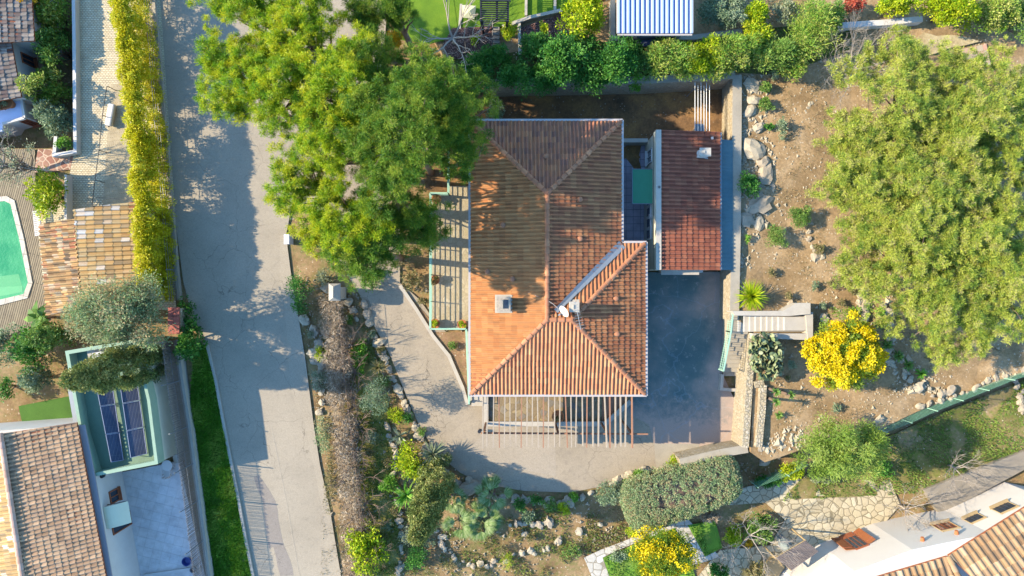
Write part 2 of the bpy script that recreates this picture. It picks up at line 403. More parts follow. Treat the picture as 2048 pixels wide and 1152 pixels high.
sheet('yard', PXW([(985, 175), (1462, 170), (1462, 300), (1180, 400), (850, 380), (850, 180)]), lambda x, y: .02+.05*noise.noise(Vector((x, y, 0))), M_dark, step=.8)

# west neighbour's ground
sheet('patio_paving', PXW([(148, -300), (300, -300), (352, 450), (352, 620), (70, 620), (66, 420), (130, 405), (148, 298)]), .004, M_setts, step=2)
sheet('stone_path', PXW([(78, 299), (150, 299), (140, 340), (70, 345)]), .010, M_flag, step=.7, rough_edge=.15)
sheet('pool_deck', PXW([(-300, 298), (70, 298), (72, 430), (95, 640), (20, 670), (-300, 700)]), .008, M_deck, step=2)
sheet('ramp', PXW([(222, 170), (245, 165), (268, 300), (268, 420), (204, 430)]), .012, brick_mat('ribbed_concrete_slab', '#d4c4a0', '#ccb994', '#a89674', .5, .07, rot=R(82), ms=.012), step=1)
MB().box(-52, -19.3 - 0, -3, -3.0, 0, .01)
def rect_ring(mb, outer, inner, z0, z1):
    n = len(outer)
    for i in range(n):
        j = (i+1) % n
        mb.prism([outer[i], outer[j], inner[j], inner[i]], z0, z1)
# pool
pin = PXW([(-260, 440), (10, 402), (22, 408), (40, 480), (57, 565), (48, 588), (-20, 604), (-260, 640)])
pout = PXW([(-270, 428), (14, 392), (30, 401), (49, 478), (66, 566), (56, 596), (-16, 615), (-270, 652)])
pc = MB(); rect_ring(pc, pout, pin, 0, .06)
pc.build('pool_edge', brick_mat('stone_pool_coping', '#e0d6c2', '#d4c8b2', '#a89c86', .55, .9, rot=R(12), ms=.012, off=0), kind='structure')
sheet('pool_steps', PXW([(-60, 560), (38, 548), (46, 575), (-60, 600)]), .034, NT_pool, step=1)
sheet('pool_steps', PXW([(-60, 578), (46, 572), (46, 584), (-20, 597), (-60, 600)]), .038, NT_pool2, step=1)
sheet('pool_water', pin, .03, M_water, step=1)
# lawns of the north garden (on the raised level)
def PH(pp, z=2.0): return PXW(pp, z)
sheet('lawn', PH([(700, -300), (1210, -300), (1210, 0), (1118, 22), (1010, 52), (985, 60), (985, 85), (905, 60), (885, 85), (850, 60), (790, -20)]), 2.12, M_lawn, step=1)
sheet('lawn_lower', PH([(780, -60), (905, -20), (915, 55), (895, 80), (860, 90), (790, 80)]), 2.14, M_lawn, step=1)
sheet('gravel_bed', PH([(886, 92), (905, 58), (985, 55), (985, 118), (900, 120)]), 2.18, M_gravel, step=.7)
sheet('gravel_bed', PH([(1035, 60), (1140, 24), (1150, 75), (1100, 110), (1040, 108)]), 2.18, M_gravel, step=.7)
sheet('bare_patch', PH([(1800, 90), (1845, 72), (1920, 72), (1960, 85), (1900, 100), (1860, 112), (1790, 108)]), 2.22, dirt_mat('straw_earth', '#c8b488', '#d8c498', '#b89c6c'), step=.7, rough_edge=.3)
# lower southern garden: meadow, flagged paths, grass beds
sheet('meadow', PXW([(1560, 1000), (1620, 940), (1760, 880), (1860, 835), (2100, 740), (2600, 600), (2600, 900), (2040, 905), (1850, 985)]), lambda x, y: .03+.12*noise.noise(Vector((x*.4, y*.4, 1))), M_meadow, step=1)
sheet('flagged_terrace', PXW([(1440, 985), (1500, 972), (1600, 958), (1700, 960), (1780, 960), (1800, 1010), (1740, 1080), (1600, 1160), (1430, 1200), (1380, 1170), (1440, 1100), (1540, 1090), (1570, 1040), (1530, 1005), (1460, 1010)]), .02, M_crazy, step=1)
sheet('flagged_path', PXW([(1168, 1115), (1200, 1100), (1300, 1062), (1355, 1036), (1378, 1040), (1440, 1115), (1385, 1130), (1350, 1055), (1240, 1098), (1205, 1115), (1225, 1170), (1190, 1170)]), .024, M_crazy_white, step=.6)
sheet('grass_bed', PXW([(1205, 1116), (1350, 1054), (1385, 1130), (1400, 1200), (1230, 1200)]), lambda x, y: .01, M_grass, step=.7)
sheet('grass_bed', PXW([(1375, 1050), (1430, 1040), (1445, 1095), (1410, 1113)]), lambda x, y: .03, M_grass, step=.7)
sheet('path_strip', PXW([(1848, 980), (2044, 904), (2400, 760), (2400, 900), (2048, 940), (1880, 1030)], .3), .3, flat('grey_path_concrete', '#9c917e', var=.25, scale=1.0), step=1, skirt=-.1)
sheet('grass_plot', PXW([(38, 812), (150, 790), (155, 835), (46, 848)]), .05, grass_mat('dark_green_lawn', '#3c6418', '#4f7a20', '#5f8a2c', k=.5), step=.7)  # a darker green than the other lawns
sheet('planting_bed', PXW([(802, 572), (862, 640), (864, 664), (936, 664), (938, 808), (925, 775), (898, 712), (868, 672), (832, 618)]), .03, dirt_mat('stony_bed_earth', '#8f7050', '#a88460', '#c09c78', green='#6f7a35', gamt=.3), step=.5)
sheet('mossy_strip', PXW([(712, 690), (745, 690), (775, 800), (782, 880), (790, 960), (800, 1080), (796, 1300), (735, 1300), (722, 1000), (712, 850)]), lambda x, y: -.03+.03*noise.noise(Vector((x, y, 3))), dirt_mat('mossy_earth', '#7c7430', '#948a3c', '#a8985c', green='#6a7a20', gamt=.6), step=.7)
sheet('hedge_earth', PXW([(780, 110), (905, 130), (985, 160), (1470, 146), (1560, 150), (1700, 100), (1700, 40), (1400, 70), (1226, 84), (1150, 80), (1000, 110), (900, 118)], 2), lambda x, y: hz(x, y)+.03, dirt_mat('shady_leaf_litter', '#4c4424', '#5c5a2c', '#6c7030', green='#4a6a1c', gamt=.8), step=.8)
# ---------------------------------------------------------------- foliage
NPR = np.random.default_rng(5)
def leaf_mesh(name, subs, per, size, mt, aspect=.45, outward=.7, up=.35, shell=.75, flatbias=1.0, tint_c=.6, density=None):
    """subs: (n,6) clump centres and radii in WORLD coords. Many small pointed leaves through each clump."""
    subs = np.asarray(subs, float); n = len(subs)
    w = (subs[:, 3]*subs[:, 4]+subs[:, 3]*subs[:, 5]); cnt = np.maximum(4, (per*w/w.mean()).astype(int))
    idx = np.repeat(np.arange(n), cnt); N = len(idx)
    d = NPR.normal(size=(N, 3)); d /= np.linalg.norm(d, axis=1)[:, None]
    d[:, 2] = np.where((d[:, 2] < -.25) & (NPR.random(N) < .75), -d[:, 2], d[:, 2])
    r = shell + (1-shell)*NPR.random(N); deep = NPR.random(N) < .22; r[deep] *= NPR.random(deep.sum())
    r *= 1 + .12*NPR.normal(size=N)
    c = subs[idx, :3] + d*subs[idx, 3:]*r[:, None]
    g = d*outward + np.array([0, 0, up]) + NPR.normal(size=(N, 3))*.45; g /= np.linalg.norm(g, axis=1)[:, None]   # leaf axis
    q = NPR.normal(size=(N, 3))*.7 + np.array([-.5, 0, 1.1]); s = np.cross(g, q); s /= np.linalg.norm(s, axis=1)[:, None] + 1e-9
    L = size*(.6+.8*NPR.random(N))[:, None]; wd = L*aspect
    v0 = c - g*L*.5; v1 = c + s*wd*.5; v2 = c + g*L*.5; v3 = c - s*wd*.5
    vs = np.stack([v0, v1, v2, v3], 1).reshape(-1, 3).astype('f')
    ct = NPR.random(n); tint = np.clip(.5 + (ct[idx]-.5)*tint_c + NPR.normal(size=N)*.2, 0.01, .99)
    me = bpy.data.meshes.new(name); me.vertices.add(N*4); me.vertices.foreach_set('co', vs.ravel())
    me.loops.add(N*4); me.loops.foreach_set('vertex_index', np.arange(N*4, dtype='i'))
    me.polygons.add(N); me.polygons.foreach_set('loop_start', np.arange(N, dtype='i')*4)
    at = me.attributes.new('tint', 'FLOAT', 'POINT'); at.data.foreach_set('value', np.repeat(tint, 4).astype('f'))
    me.update(calc_edges=True); me.validate(); me.materials.append(mt)
    return me
def crown_subs(cx, cy, cz, rx, ry, rz, n, sr, lobes=3, squash=.75, low=-.35, seed=None):
    """clump centres spread over an uneven crown surface"""
    rg = np.random.default_rng(int(abs(cx*131+cy*17+cz*7)*10) if seed is None else seed)
    d = rg.normal(size=(n*3, 3)); d /= np.linalg.norm(d, axis=1)[:, None]; d = d[d[:, 2] > low][:n]
    ph = rg.random(lobes)*6.28; am = .13*rg.random(lobes)+.05
    ang = np.arctan2(d[:, 1], d[:, 0]); f = 1 + sum(am[k]*np.cos((k+2)*ang+ph[k]) for k in range(lobes))
    r = (.62 + .38*rg.random(len(d)))*f; deep = rg.random(len(d)) < .25; r[deep] *= .6
    s = sr*(.6+.8*rg.random(len(d)))
    rad = np.stack([s, s, s*squash], 1)
    pos = np.array([cx, cy, cz]) + d*np.array([rx-sr*.5, ry-sr*.5, rz-sr*.4])*r[:, None]
    return np.hstack([pos, rad])
def leafball(name, x, y, z, r, rz, n, size, mt, parent=None, aspect=.5, **kw):
    subs = crown_subs(x, y, z, r, r, rz, max(5, int(n/45)), r*.42, low=-.6)
    return link(name, leaf_mesh(name, subs, n/len(subs), size, mt, aspect=aspect, **kw), parent)

M_pine = leaf_mat('pine_needles_bright', ['#5a8c1c', '#88ac18', '#b2c018', '#d0cc2c'], k=.7, trans=.42)
M_pine_dk = leaf_mat('pine_needles_deep', ['#447824', '#649028', '#88ac2c', '#a8b43c'], k=.56, trans=.4)
M_pine_pale = leaf_mat('pine_needles_pale', ['#5c7c28', '#84983a', '#a8b23c', '#c4c850', '#a89c68'], k=.76, trans=.4)
M_bamboo = leaf_mat('yellow_hedge_leaves', ['#b0a808', '#ccc40c', '#dcd018', '#ece440', '#96a818'], k=.66, trans=.3)
M_lf_green = leaf_mat('mid_green_leaves', ['#4a7428', '#64903a', '#84a844', '#a8bc5c'], k=0.56)
M_lf_deep = leaf_mat('deep_green_leaves', ['#2f6a24', '#44822c', '#5c9a34', '#7eb048'], k=0.56)
M_lf_bright = leaf_mat('bright_green_leaves', ['#4c8a1c', '#68a428', '#88bc3c', '#b0cc58'], k=0.59)
M_lf_olive = leaf_mat('olive_leaves', ['#727e54', '#8c986c', '#a6ac84', '#c0c29c'], k=.6)
M_lf_grey = leaf_mat('grey_green_leaves', ['#5f7a54', '#7a946a', '#98aa80', '#b4be98'], k=0.59)
M_lf_yel = leaf_mat('yellow_green_leaves', ['#6a9410', '#96b410', '#c0cc18', '#dcd83c'], k=0.63)
M_lf_olea = leaf_mat('oleander_leaves', ['#58902c', '#88ac38', '#b0bc50', '#ccc870'], k=0.59)
M_lf_dry = leaf_mat('dry_scrub_leaves', ['#5e6a38', '#808048', '#a09060', '#b8a878'], k=0.59)
M_lf_bark = leaf_mat('dry_twigs', ['#8c7458', '#a89070', '#c4b090', '#e4d4b8'], k=.6, trans=.05)
M_lf_hedge = leaf_mat('clipped_hedge_leaves', ['#5c7a4c', '#78905c', '#8ea070', '#a09a6c', '#a88c68'], k=.88)
M_lf_cyp = leaf_mat('cypress_scales', ['#566c38', '#748440', '#949850', '#b4ac68'], k=.72, trans=.2)
M_mimosa = leaf_mat('mimosa_blossom', ['#d8be00', '#e8cc00', '#f4d808', '#f8e030'], k=.6, trans=.25)
M_mimosa_lf = leaf_mat('mimosa_leaves', ['#5c8020', '#7c9c28', '#a4b030'], k=0.59)
M_cactus = leaf_mat('cactus_pads', ['#7c8c58', '#94a06c', '#acb084'], k=.46, trans=0)
M_red_lf = leaf_mat('red_leaves', ['#a04030', '#c05840', '#d88060'], k=0.63)
M_orange_lf = leaf_mat('golden_leaves', ['#d8a010', '#f0b810', '#ffd020'], k=.6)
M_bark = flat('pine_bark', '#8c7460', k=.5, var=.35, fine=9)
M_bark_pale = flat('pale_bark', '#b8aa98', k=.5, var=.25, fine=12)

def limb_tubes(mb, base, tips, r0, rg, tip_r=.03, split=.45):
    base = Vector(base)
    for t in tips:
        t = Vector(t); m = base.lerp(t, .5) + Vector((rg.uniform(-.3, .3), rg.uniform(-.3, .3), rg.uniform(-.1, .4)))*min(1, (t-base).length*.25)
        q = m.lerp(t, .5) + Vector((rg.uniform(-.15, .15), rg.uniform(-.15, .15), .05))
        mb.tube([base, base.lerp(m, .5), m, q, t], [r0, r0*.8, r0*.6, r0*.35, tip_r], 6)
def pad_subs(cx, cy, cz, rx, ry, rz, pads, padr, tufts, tr, seed):
    """branch pads of foliage with gaps between; each pad carries many small tufts"""
    rg = np.random.default_rng(seed); out = []
    ph = rg.random()*6.28
    for k in range(pads):
        a = ph + 2.399963*k + rg.normal()*.25; q = math.sqrt((k+.6)/pads)*(1+rg.normal()*.08); dz = (1-q*q)*rz*.8 - rz*.25 + rg.normal()*rz*.22
        p = np.array([cx+math.cos(a)*q*(rx-padr*.5), cy+math.sin(a)*q*(ry-padr*.5), cz+dz]); R0 = padr*rg.uniform(.6, 1.25)
        ex = rg.uniform(1.0, 1.5); ca, sa = math.cos(a), math.sin(a)
        for _ in range(int(tufts*(R0/padr)**2)+3):
            d = rg.normal(size=3); d /= np.linalg.norm(d); rr = rg.random()**.4; u, v = d[0]*R0*rr*ex, d[1]*R0*rr
            s = tr*rg.uniform(.6, 1.4); out.append((p[0]+u*ca-v*sa, p[1]+u*sa+v*ca, p[2]+abs(d[2])*R0*.5*rr+rg.normal()*.06-.15*(rr*rr)*R0, s, s, s*.7))
    return np.array(out)
def tree(name, label, cat, px, py, zc, r, h, n, sr, per, size, mt, group=None, base=None, gz_=0.0, ry=None, trunk_r=.22, bark=None, aspect=.35, squash=.7, up=.5, tint_c=.6, low=-.35, shell=.6, extra=None, outward=.7, pads=None):
    """tree with a trunk, limbs and a crown centred at image point (px,py) and height zc; h is the crown's half height"""
    c = W(px, py, zc); rg = random.Random(int(px*7+py))
    b = W(*base, gz_) if base else Vector((c.x*.98, c.y*.98, gz_))
    t = thing(name, label, cat, (b.x, b.y, gz_), group)
    subs = crown_subs(c.x, c.y, c.z, r, ry or r, h, n, sr, squash=squash, low=low) if not pads else pad_subs(c.x, c.y, c.z, r, ry or r, h, n, pads[0], pads[1], pads[2], int(px*3+py))
    if extra:
        for (ex, ey, ez, er, eh, en) in extra:
            e = W(ex, ey, ez); subs = np.vstack([subs, crown_subs(e.x, e.y, e.z, er, er, eh, en, sr, squash=squash, low=low)])
    crown = link('crown', leaf_mesh('crown', subs, per, size, mt, aspect=aspect, up=up, tint_c=tint_c, shell=shell, outward=outward), t)
    mb = MB(); top = Vector((c.x, c.y, c.z - h*.35))
    mb.tube([b - Vector((0, 0, .2)), b.lerp(top, .35) + Vector((.1, -.08, 0)), b.lerp(top, .7), top], [trunk_r, trunk_r*.8, trunk_r*.65, trunk_r*.4], 10)
    tr = mb.build('trunk', bark or M_bark, t, smooth=True)
    mb = MB(); ids = list(range(len(subs))); rg.shuffle(ids)
    for k in ids[:min(26, len(ids))]:
        s = b.lerp(top, rg.uniform(.5, 1.0)); limb_tubes(mb, s, [subs[k][:3]], trunk_r*.38, rg, .02)
    mb.build('limbs', bark or M_bark, t, smooth=True)
    return t
def shrub(name, label, px, py, rpx, h, mt, n=1200, size=.14, group=None, gz_=0.0, rypx=None, cat='shrub', aspect=.45, sr=None, squash=.8, tint_c=.5, outward=.7, up=.35, stems=True, rot=0, parts=True, shell=.7):
    """bush standing on the ground; (px,py) its centre in the picture, rpx its half width in pixels"""
    zc = gz_ + h*.5; c = W(px, py, zc); k = (HC-zc)/FP; rx = rpx*k; ry = (rypx or rpx)*k
    sr = sr or min(rx, ry)*.38; ns = int(max(6, 2.2*(rx*ry*4)/(sr*sr*2.2)))
    subs = crown_subs(0, 0, 0, rx, ry, h*.52, ns, sr, squash=squash, low=-.5, seed=int(px*3+py*5))
    if rot:
        cr, sn = math.cos(rot), math.sin(rot); x = subs[:, 0]*cr-subs[:, 1]*sn; y = subs[:, 0]*sn+subs[:, 1]*cr; subs[:, 0] = x; subs[:, 1] = y
    subs[:, :3] += np.array(c)
    me = leaf_mesh('foliage', subs, n/len(subs), size, mt, aspect=aspect, tint_c=tint_c, outward=outward, up=up, shell=shell)
    if not stems:
        me.name = name; o = link(name, me, None, (c.x, c.y, gz_)); return tag(o, label, cat, group)
    t = thing(name, label, cat, (c.x, c.y, gz_), group); link('foliage', me, t)
    mb = MB(); rg = random.Random(int(px+py))
    for q in range(7):
        s = subs[rg.randrange(len(subs))]; limb_tubes(mb, (c.x+rg.uniform(-.1, .1), c.y+rg.uniform(-.1, .1), gz_-.05), [s[:3]], max(.02, min(.06, rx*.05)), rg, .01)
    mb.build('stems', M_bark, t)
    return t
def bare_tree(name, label, px, py, gz_, H, r, mt, cat='bare tree', n0=6, depth=3, r0=.09, group=None, seed=1, lean=(0, 0)):
    b = W(px, py, gz_); rg = random.Random(seed); mb = MB()
    t = thing(name, label, cat, (b.x, b.y, gz_), group)
    tr = MB(); fork = b + Vector((lean[0]*.3, lean[1]*.3, H*.3)); tr.tube([b - Vector((0, 0, .1)), b.lerp(fork, .5) + Vector((.05, .03, 0)), fork], [r0, r0*.85, r0*.75], 8)
    tr.build('trunk', mt, t, smooth=True)
    def grow(p, d, L, rad, dep):
        pts = [p]; rr = [rad]; q = p; dd = d.normalized()
        for k in range(4):
            dd = (dd + Vector((rg.uniform(-.22, .22), rg.uniform(-.22, .22), rg.uniform(-.12, .2)))).normalized(); q = q + dd*L/4; pts.append(q); rr.append(rad*(1-.17*(k+1)))
            if dep > 0 and k >= 1 and rg.random() < .85:
                sd = (dd + Vector((rg.uniform(-1, 1), rg.uniform(-1, 1), rg.uniform(-.25, .5)))*.8).normalized()
                grow(q, sd, L*rg.uniform(.5, .75), rad*.5, dep-1)
        mb.tube(pts, rr, 5, cap=False)
        if dep > 0:
            for _ in range(2): grow(q, (dd + Vector((rg.uniform(-1, 1), rg.uniform(-1, 1), rg.uniform(-.2, .5)))*.7), L*.6, rad*.42, dep-1)
    for k in range(n0):
        a = 6.283*(k+rg.uniform(-.3, .3))/n0; grow(fork, Vector((math.cos(a)+lean[0]*.4/max(r, .1), math.sin(a)+lean[1]*.4/max(r, .1), H*.55/max(r, .3))), r*rg.uniform(.6, .85), r0*.55, depth)
    mb.build('branches', mt, t); return t
def blades(mb, vs, fs, tint, origin, n, L, w, elev, rg, droop=.3, twist=0):
    """fan of sword leaves from one point, appended to lists"""
    for k in range(n):
        a = rg.uniform(0, 6.283); e = rg.uniform(*elev); l = L*rg.uniform(.75, 1.1)
        d = Vector((math.cos(a)*math.cos(e), math.sin(a)*math.cos(e), math.sin(e))); s = Vector((-d.y, d.x, 0)); s = s.normalized() if s.length > .01 else Vector((1, 0, 0))
        p1 = origin + d*l*.5; p2 = origin + d*l + Vector((0, 0, -droop*l*.5)); i = len(vs)
        vs += [origin - s*w*.3, origin + s*w*.3, p1 + s*w*.5, p1 - s*w*.5, p2]
        fs += [(i, i+1, i+2, i+3), (i+3, i+2, i+4)]; tint += [rg.uniform(.1, .9)]*5
def blade_mesh(name, vs, fs, tint, mt):
    me = bpy.data.meshes.new(name); me.from_pydata([tuple(v) for v in vs], [], fs); me.update()
    at = me.attributes.new('tint', 'FLOAT', 'POINT'); at.data.foreach_set('value', tint); me.materials.append(mt); return me
def rosette(name, label, px, py, gz_, L, w, n, elev, mt, cat='plant', group=None, droop=.3, h0=.1, trunk=0, heads=None, seed=3):
    """agave / yucca / cycad; with trunk > 0 the rosette sits on a stem. heads: list of (dx,dy,h) rosettes"""
    p = W(px, py, gz_+h0+trunk); rg = random.Random(seed + int(px)); t = thing(name, label, cat, (p.x, p.y, gz_), group)
    for (dx, dy, dh) in heads or [(0, 0, 0)]:
        vs, fs, ti = [], [], []
        blades(None, vs, fs, ti, Vector((p.x+dx, p.y+dy, gz_+h0+trunk+dh)), n, L, w, elev, rg, droop)
        link('leaf_rosette', blade_mesh('leaf_rosette', vs, fs, ti, mt), t)
        if trunk > 0:
            MB().tube([(p.x, p.y, gz_-.1), (p.x+dx*.6, p.y+dy*.6, gz_+trunk*.5), (p.x+dx, p.y+dy, gz_+trunk+dh+h0)], [.11, .09, .08], 8).build('stem', M_bark, t)
    return t
# ---------------------------------------------------------------- roofs
def tile_roof(name, P3, udir, mt, parent, pitch=.22, course=.37, amp=.07, lift=.03, jit=.014, sub=7, seed=0):
    rnd = random.Random(seed + len(name)); P3 = [Vector(p) for p in P3]
    n = (P3[1]-P3[0]).cross(P3[2]-P3[0]).normalized()
    if n.z < 0: n = -n; P3 = P3[::-1]
    u = Vector(udir).normalized(); u = (u - n*u.dot(n)).normalized(); v = n.cross(u)
    if v.z < 0: u = -u; v = n.cross(u)
    o = P3[0]; us = [(p-o).dot(u) for p in P3]; vs = [(p-o).dot(v) for p in P3]
    u0, u1, v0, v1 = min(us)-.05, max(us)+.05, min(vs)-.04, max(vs)+.04
    nc = int((u1-u0)/pitch)+1; nr = int((v1-v0)/course)+1
    bm = bmesh.new(); uvl = bm.loops.layers.uv.new('UVMap')
    jt = [[rnd.uniform(-jit, jit) for _ in range(nc+1)] for _ in range(nr+1)]
    grid = []
    for r in range(nr):
        for e in (0, 1):
            row = []; vv = v0 + (r + (0 if e == 0 else .985))*course
            for c in range(nc*sub+1):
                t = c/sub; i = min(int(t), nc-1); fr = t-int(t)
                q_ = (t % 1.0)*sub; h = amp*math.sin(math.pi*min(1, (q_+.5)/(.64*sub)))**.7 if (q_+.5)/(.64*sub) < 1 else 0.0
                j = jt[r][i] if fr > .01 else 0
                if e == 0: h += lift + j
                wx = .022*noise.noise(Vector((vv*.7, t*.11, seed))) + .01*noise.noise(Vector((vv*3, int(t), seed))); wz = .035*noise.noise(Vector((t*pitch*.35, vv*.35, seed+3)))
                p = o + u*(u0+t*pitch+wx) + v*(vv+.02*noise.noise(Vector((int(t)*.9, r*.3, seed)))) + n*(h+wz)
                row.append((bm.verts.new(p), t, r + (.01 if e == 0 else .99)))
            grid.append(row)
    for a in range(len(grid)-1):
        for c in range(nc*sub):
            q = (grid[a][c], grid[a][c+1], grid[a+1][c+1], grid[a+1][c])
            f = bm.faces.new([x[0] for x in q])
            ci = int(c/sub)+.5; ri = int(q[0][2])+.5
            for lp, x in zip(f.loops, q): lp[uvl].uv = (ci+.37*(x[1]-int(c/sub)-.5), ri + .3*((x[2]-int(q[0][2]))-.5))
    for i in range(len(P3)):
        a = P3[i]; e = P3[(i+1) % len(P3)]-a; inn = n.cross(e).normalized()
        bmesh.ops.bisect_plane(bm, geom=bm.verts[:]+bm.edges[:]+bm.faces[:], dist=1e-5, plane_co=a, plane_no=inn, clear_inner=True)
    me = bpy.data.meshes.new(name); bm.to_mesh(me); bm.free(); me.materials.append(mt)
    ob = link(name, me, parent)
    return ob
def deck_under(mb, P3, th=.12):
    """solid slab under a tiled slope"""
    P3 = [Vector(p) for p in P3]
    n = (P3[1]-P3[0]).cross(P3[2]-P3[0]).normalized()
    if n.z < 0: n = -n; P3 = P3[::-1]
    k = len(P3); top = [p - n*.01 for p in P3]; bot = [p - n*th for p in P3]
    mb.add(top+bot, [tuple(range(k)), tuple(range(k, 2*k))[::-1]] + [(i, k+i, k+(i+1) % k, (i+1) % k) for i in range(k)])
def ridge(name, a, b, mt, parent, r=.13, ln=.42, lift=.05):
    a = Vector(a); b = Vector(b); d = b-a; L = d.length; d.normalize(); k = max(1, int(L/ln))
    side = d.cross(Vector((0, 0, 1))).normalized(); up = side.cross(d).normalized()
    bm = bmesh.new(); uvl = bm.loops.layers.uv.new('UVMap'); N = 7
    for i in range(k):
        p0 = a + d*(L*i/k) ; p1 = a + d*(L*(i+1)/k + .05)
        rows = []
        for p, rr, li in ((p0, r*.86, lift-.01), (p1, r*1.05, lift+.03)):
            rows.append([bm.verts.new(p + side*math.cos(math.pi*t/(N-1))*rr*1.15 + up*(math.sin(math.pi*t/(N-1))*rr + li - .05)) for t in range(N)])
        fs = [bm.faces.new((rows[0][t], rows[0][t+1], rows[1][t+1], rows[1][t])) for t in range(N-1)]
        fs.append(bm.faces.new(rows[1])); fs.append(bm.faces.new(rows[0][::-1]))
        for f in fs:
            for lp in f.loops: lp[uvl].uv = (i+.5, .5+len(name))
    me = bpy.data.meshes.new(name); bm.to_mesh(me); bm.free(); me.materials.append(mt)
    return link(name, me, parent)

M_tile_o = tile_mat('orange_roof_tiles', ['#cc884e', '#d29054', '#d6985c', '#cc844a', '#d29256', '#c07e48'], dirt='#8a5c3c', dirtamt=.55, jit=.2, k=.47)
M_tile_s = tile_mat('south_roof_tiles', ['#cc8458', '#d89260', '#c07850', '#d49a68', '#c88052'], dirt='#8a5c3c', dirtamt=.35, jit=.15)
M_tile_r = tile_mat('red_roof_tiles', ['#b07048', '#a46440', '#b87a4c', '#a86c44', '#c08454'], dirt='#6a5040', dirtamt=.55, jit=.14, k=.6)
M_tile_n = tile_mat('north_roof_tiles', ['#b0704c', '#9c644a', '#bc7c50', '#8c5c48', '#b07048'], dirt='#544844', dirtamt=.6, jit=.25, k=.66)  # greyer, duller tile tones for the north slope
M_ridge = tile_mat('ridge_tiles', ['#c08058', '#b07450', '#c88a60', '#a87050'], dirt='#8a5c3c', dirtamt=.3, jit=.2)
M_tile_y = tile_mat('ochre_roof_tiles', ['#d8b070', '#d0a464', '#dcb87c', '#c89858', '#dcbc84', '#a88c64', '#d8ac68', '#d4a868', '#e4dccc'], dirt='#7a6448', dirtamt=.4, jit=.25)
M_tile_old = tile_mat('old_mixed_roof_tiles', ['#c49c64', '#a07c50', '#b88c58', '#d8b070', '#7c6448', '#c8b490', '#a8744c'], dirt='#3c3028', dirtamt=.75, jit=.5)
M_tile_t = tile_mat('tan_roof_tiles', ['#c8a47c', '#b8926c', '#d0ac84', '#a88460', '#c09c78'], dirt='#544e50', dirtamt=.75, jit=.25)
M_tile_g = tile_mat('grey_brown_roof_tiles', ['#8c8078', '#a09484', '#74685c', '#b0a08c', '#806c5c', '#6c5850'], dirt='#4a4038', dirtamt=.6, jit=.4)
M_tile_b = tile_mat('brown_roof_tiles', ['#b08c60', '#9c7850', '#c09c70', '#866848', '#c8a880'], dirt='#5c4c3c', dirtamt=.4, jit=.25)
M_metalgrey = flat('zinc_flashing', '#8e9496', var=.12, rough=.55, metal=.3)
M_gutter = flat('pale_gutter', '#c4b8ac', var=.05, rough=.5)
M_glass = flat('dark_window_glass', '#38424c', var=.1, rough=.12, bump=0)
M_woodbrown = flat('red_brown_wood', '#a8603c', var=.2, fine=12)
M_blackmetal = flat('dark_metal', '#2c2e32', var=.1, rough=.5)
M_greenpaint = flat('pale_green_paint', '#a8d0b0', var=.1, rough=.6)
M_terracotta = flat('terracotta_clay', '#c07848', var=.15)
M_pole = flat('weathered_timber', '#b8a68c', var=.25, fine=14)
M_pole2 = flat('reddish_timber', '#a87858', var=.25, fine=14)

def window_on(parent, a, b, t0, t1, z0, z1, mf, mg, proud=.04, name='window', bars=1):
    """window on the wall line a->b (world xy, outward normal to the right of a->b)"""
    a = Vector(a[:2]).to_3d(); b = Vector(b[:2]).to_3d(); d = (b-a).normalized(); n = Vector((d.y, -d.x, 0)); L = (b-a).length
    p0 = a + d*(L*t0); p1 = a + d*(L*t1); mid = (p0+p1)/2
    mb = MB(); w = .07; up = Vector((0, 0, 1))
    for z in (z0, z1): mb.bar(p0 + up*z + n*proud, p1 + up*z + n*proud, .06, w)
    for p in (p0, p1): mb.bar(p + up*(z0-w/2) + n*proud, p + up*(z1+w/2) + n*proud, w, .06)
    for k in range(bars):
        p = p0.lerp(p1, (k+1)/(bars+1)); mb.bar(p + up*z0 + n*proud, p + up*z1 + n*proud, .05, .05)
    f = mb.build(name, mf, parent)
    g = MB(); g.add([p0+up*z0+n*.012, p1+up*z0+n*.012, p1+up*z1+n*.012, p0+up*z1+n*.012], [(0, 1, 2, 3)]); g.build('pane', mg, f)
    s = MB(); s.bar(p0 + up*(z0-.08) + n*.09 - d*.08, p1 + up*(z0-.08) + n*.09 + d*.08, .18, .05); s.build('sill', mf, f)
    return f

# ================================================================ main house
xw, xe1, xe2 = W(942, 0, 4).x, W(1242, 0, 4).x, W(1290, 0, 4).x
yN, yM, yS = W(0, 243, 4).y, W(0, 487, 4).y, W(0, 788, 4).y
h1 = (xe1-xw)/2; h2 = (yM-yS)/2; SL = .30; RX = xw+h1; ZE = 4.0; ZR = ZE+h1*SL
def rp(x, y, z): return (x, y, z)
house = thing('villa', 'large villa in the middle with hipped tile roof, dull red east and bright orange west', 'house', (2.5, 1.8, 0))
mb = MB(); i = .35
mb.prism([(xw+i, yS+i), (xe2-i, yS+i), (xe2-i, yM-i), (xe1-i, yM-i), (xe1-i, yN-i), (xw+i, yN-i)], 0, ZE-.13)
wall = mb.build('wall', M_white, house)
A_N = rp(RX, yN-h1, ZR); A_S = rp(RX, yS+h2, ZE+h2*SL); A_E = rp(xe2-h2, yS+h2, ZE+h2*SL)
slW = [rp(xw, yN, ZE), rp(xw, yS, ZE), A_S, A_N]
slN = [rp(xw, yN, ZE), A_N, rp(xe1, yN, ZE)]
slS = [rp(xw, yS, ZE), rp(xe2, yS, ZE), A_E, A_S]
slE = [rp(xe1, yN, ZE), A_N, A_S, rp(xe1, yM, ZE)]
slWN = [rp(xe1, yM, ZE), A_S, A_E, rp(xe2, yM, ZE)]
slWE = [rp(xe2, yM, ZE), A_E, rp(xe2, yS, ZE)]
ru = MB()
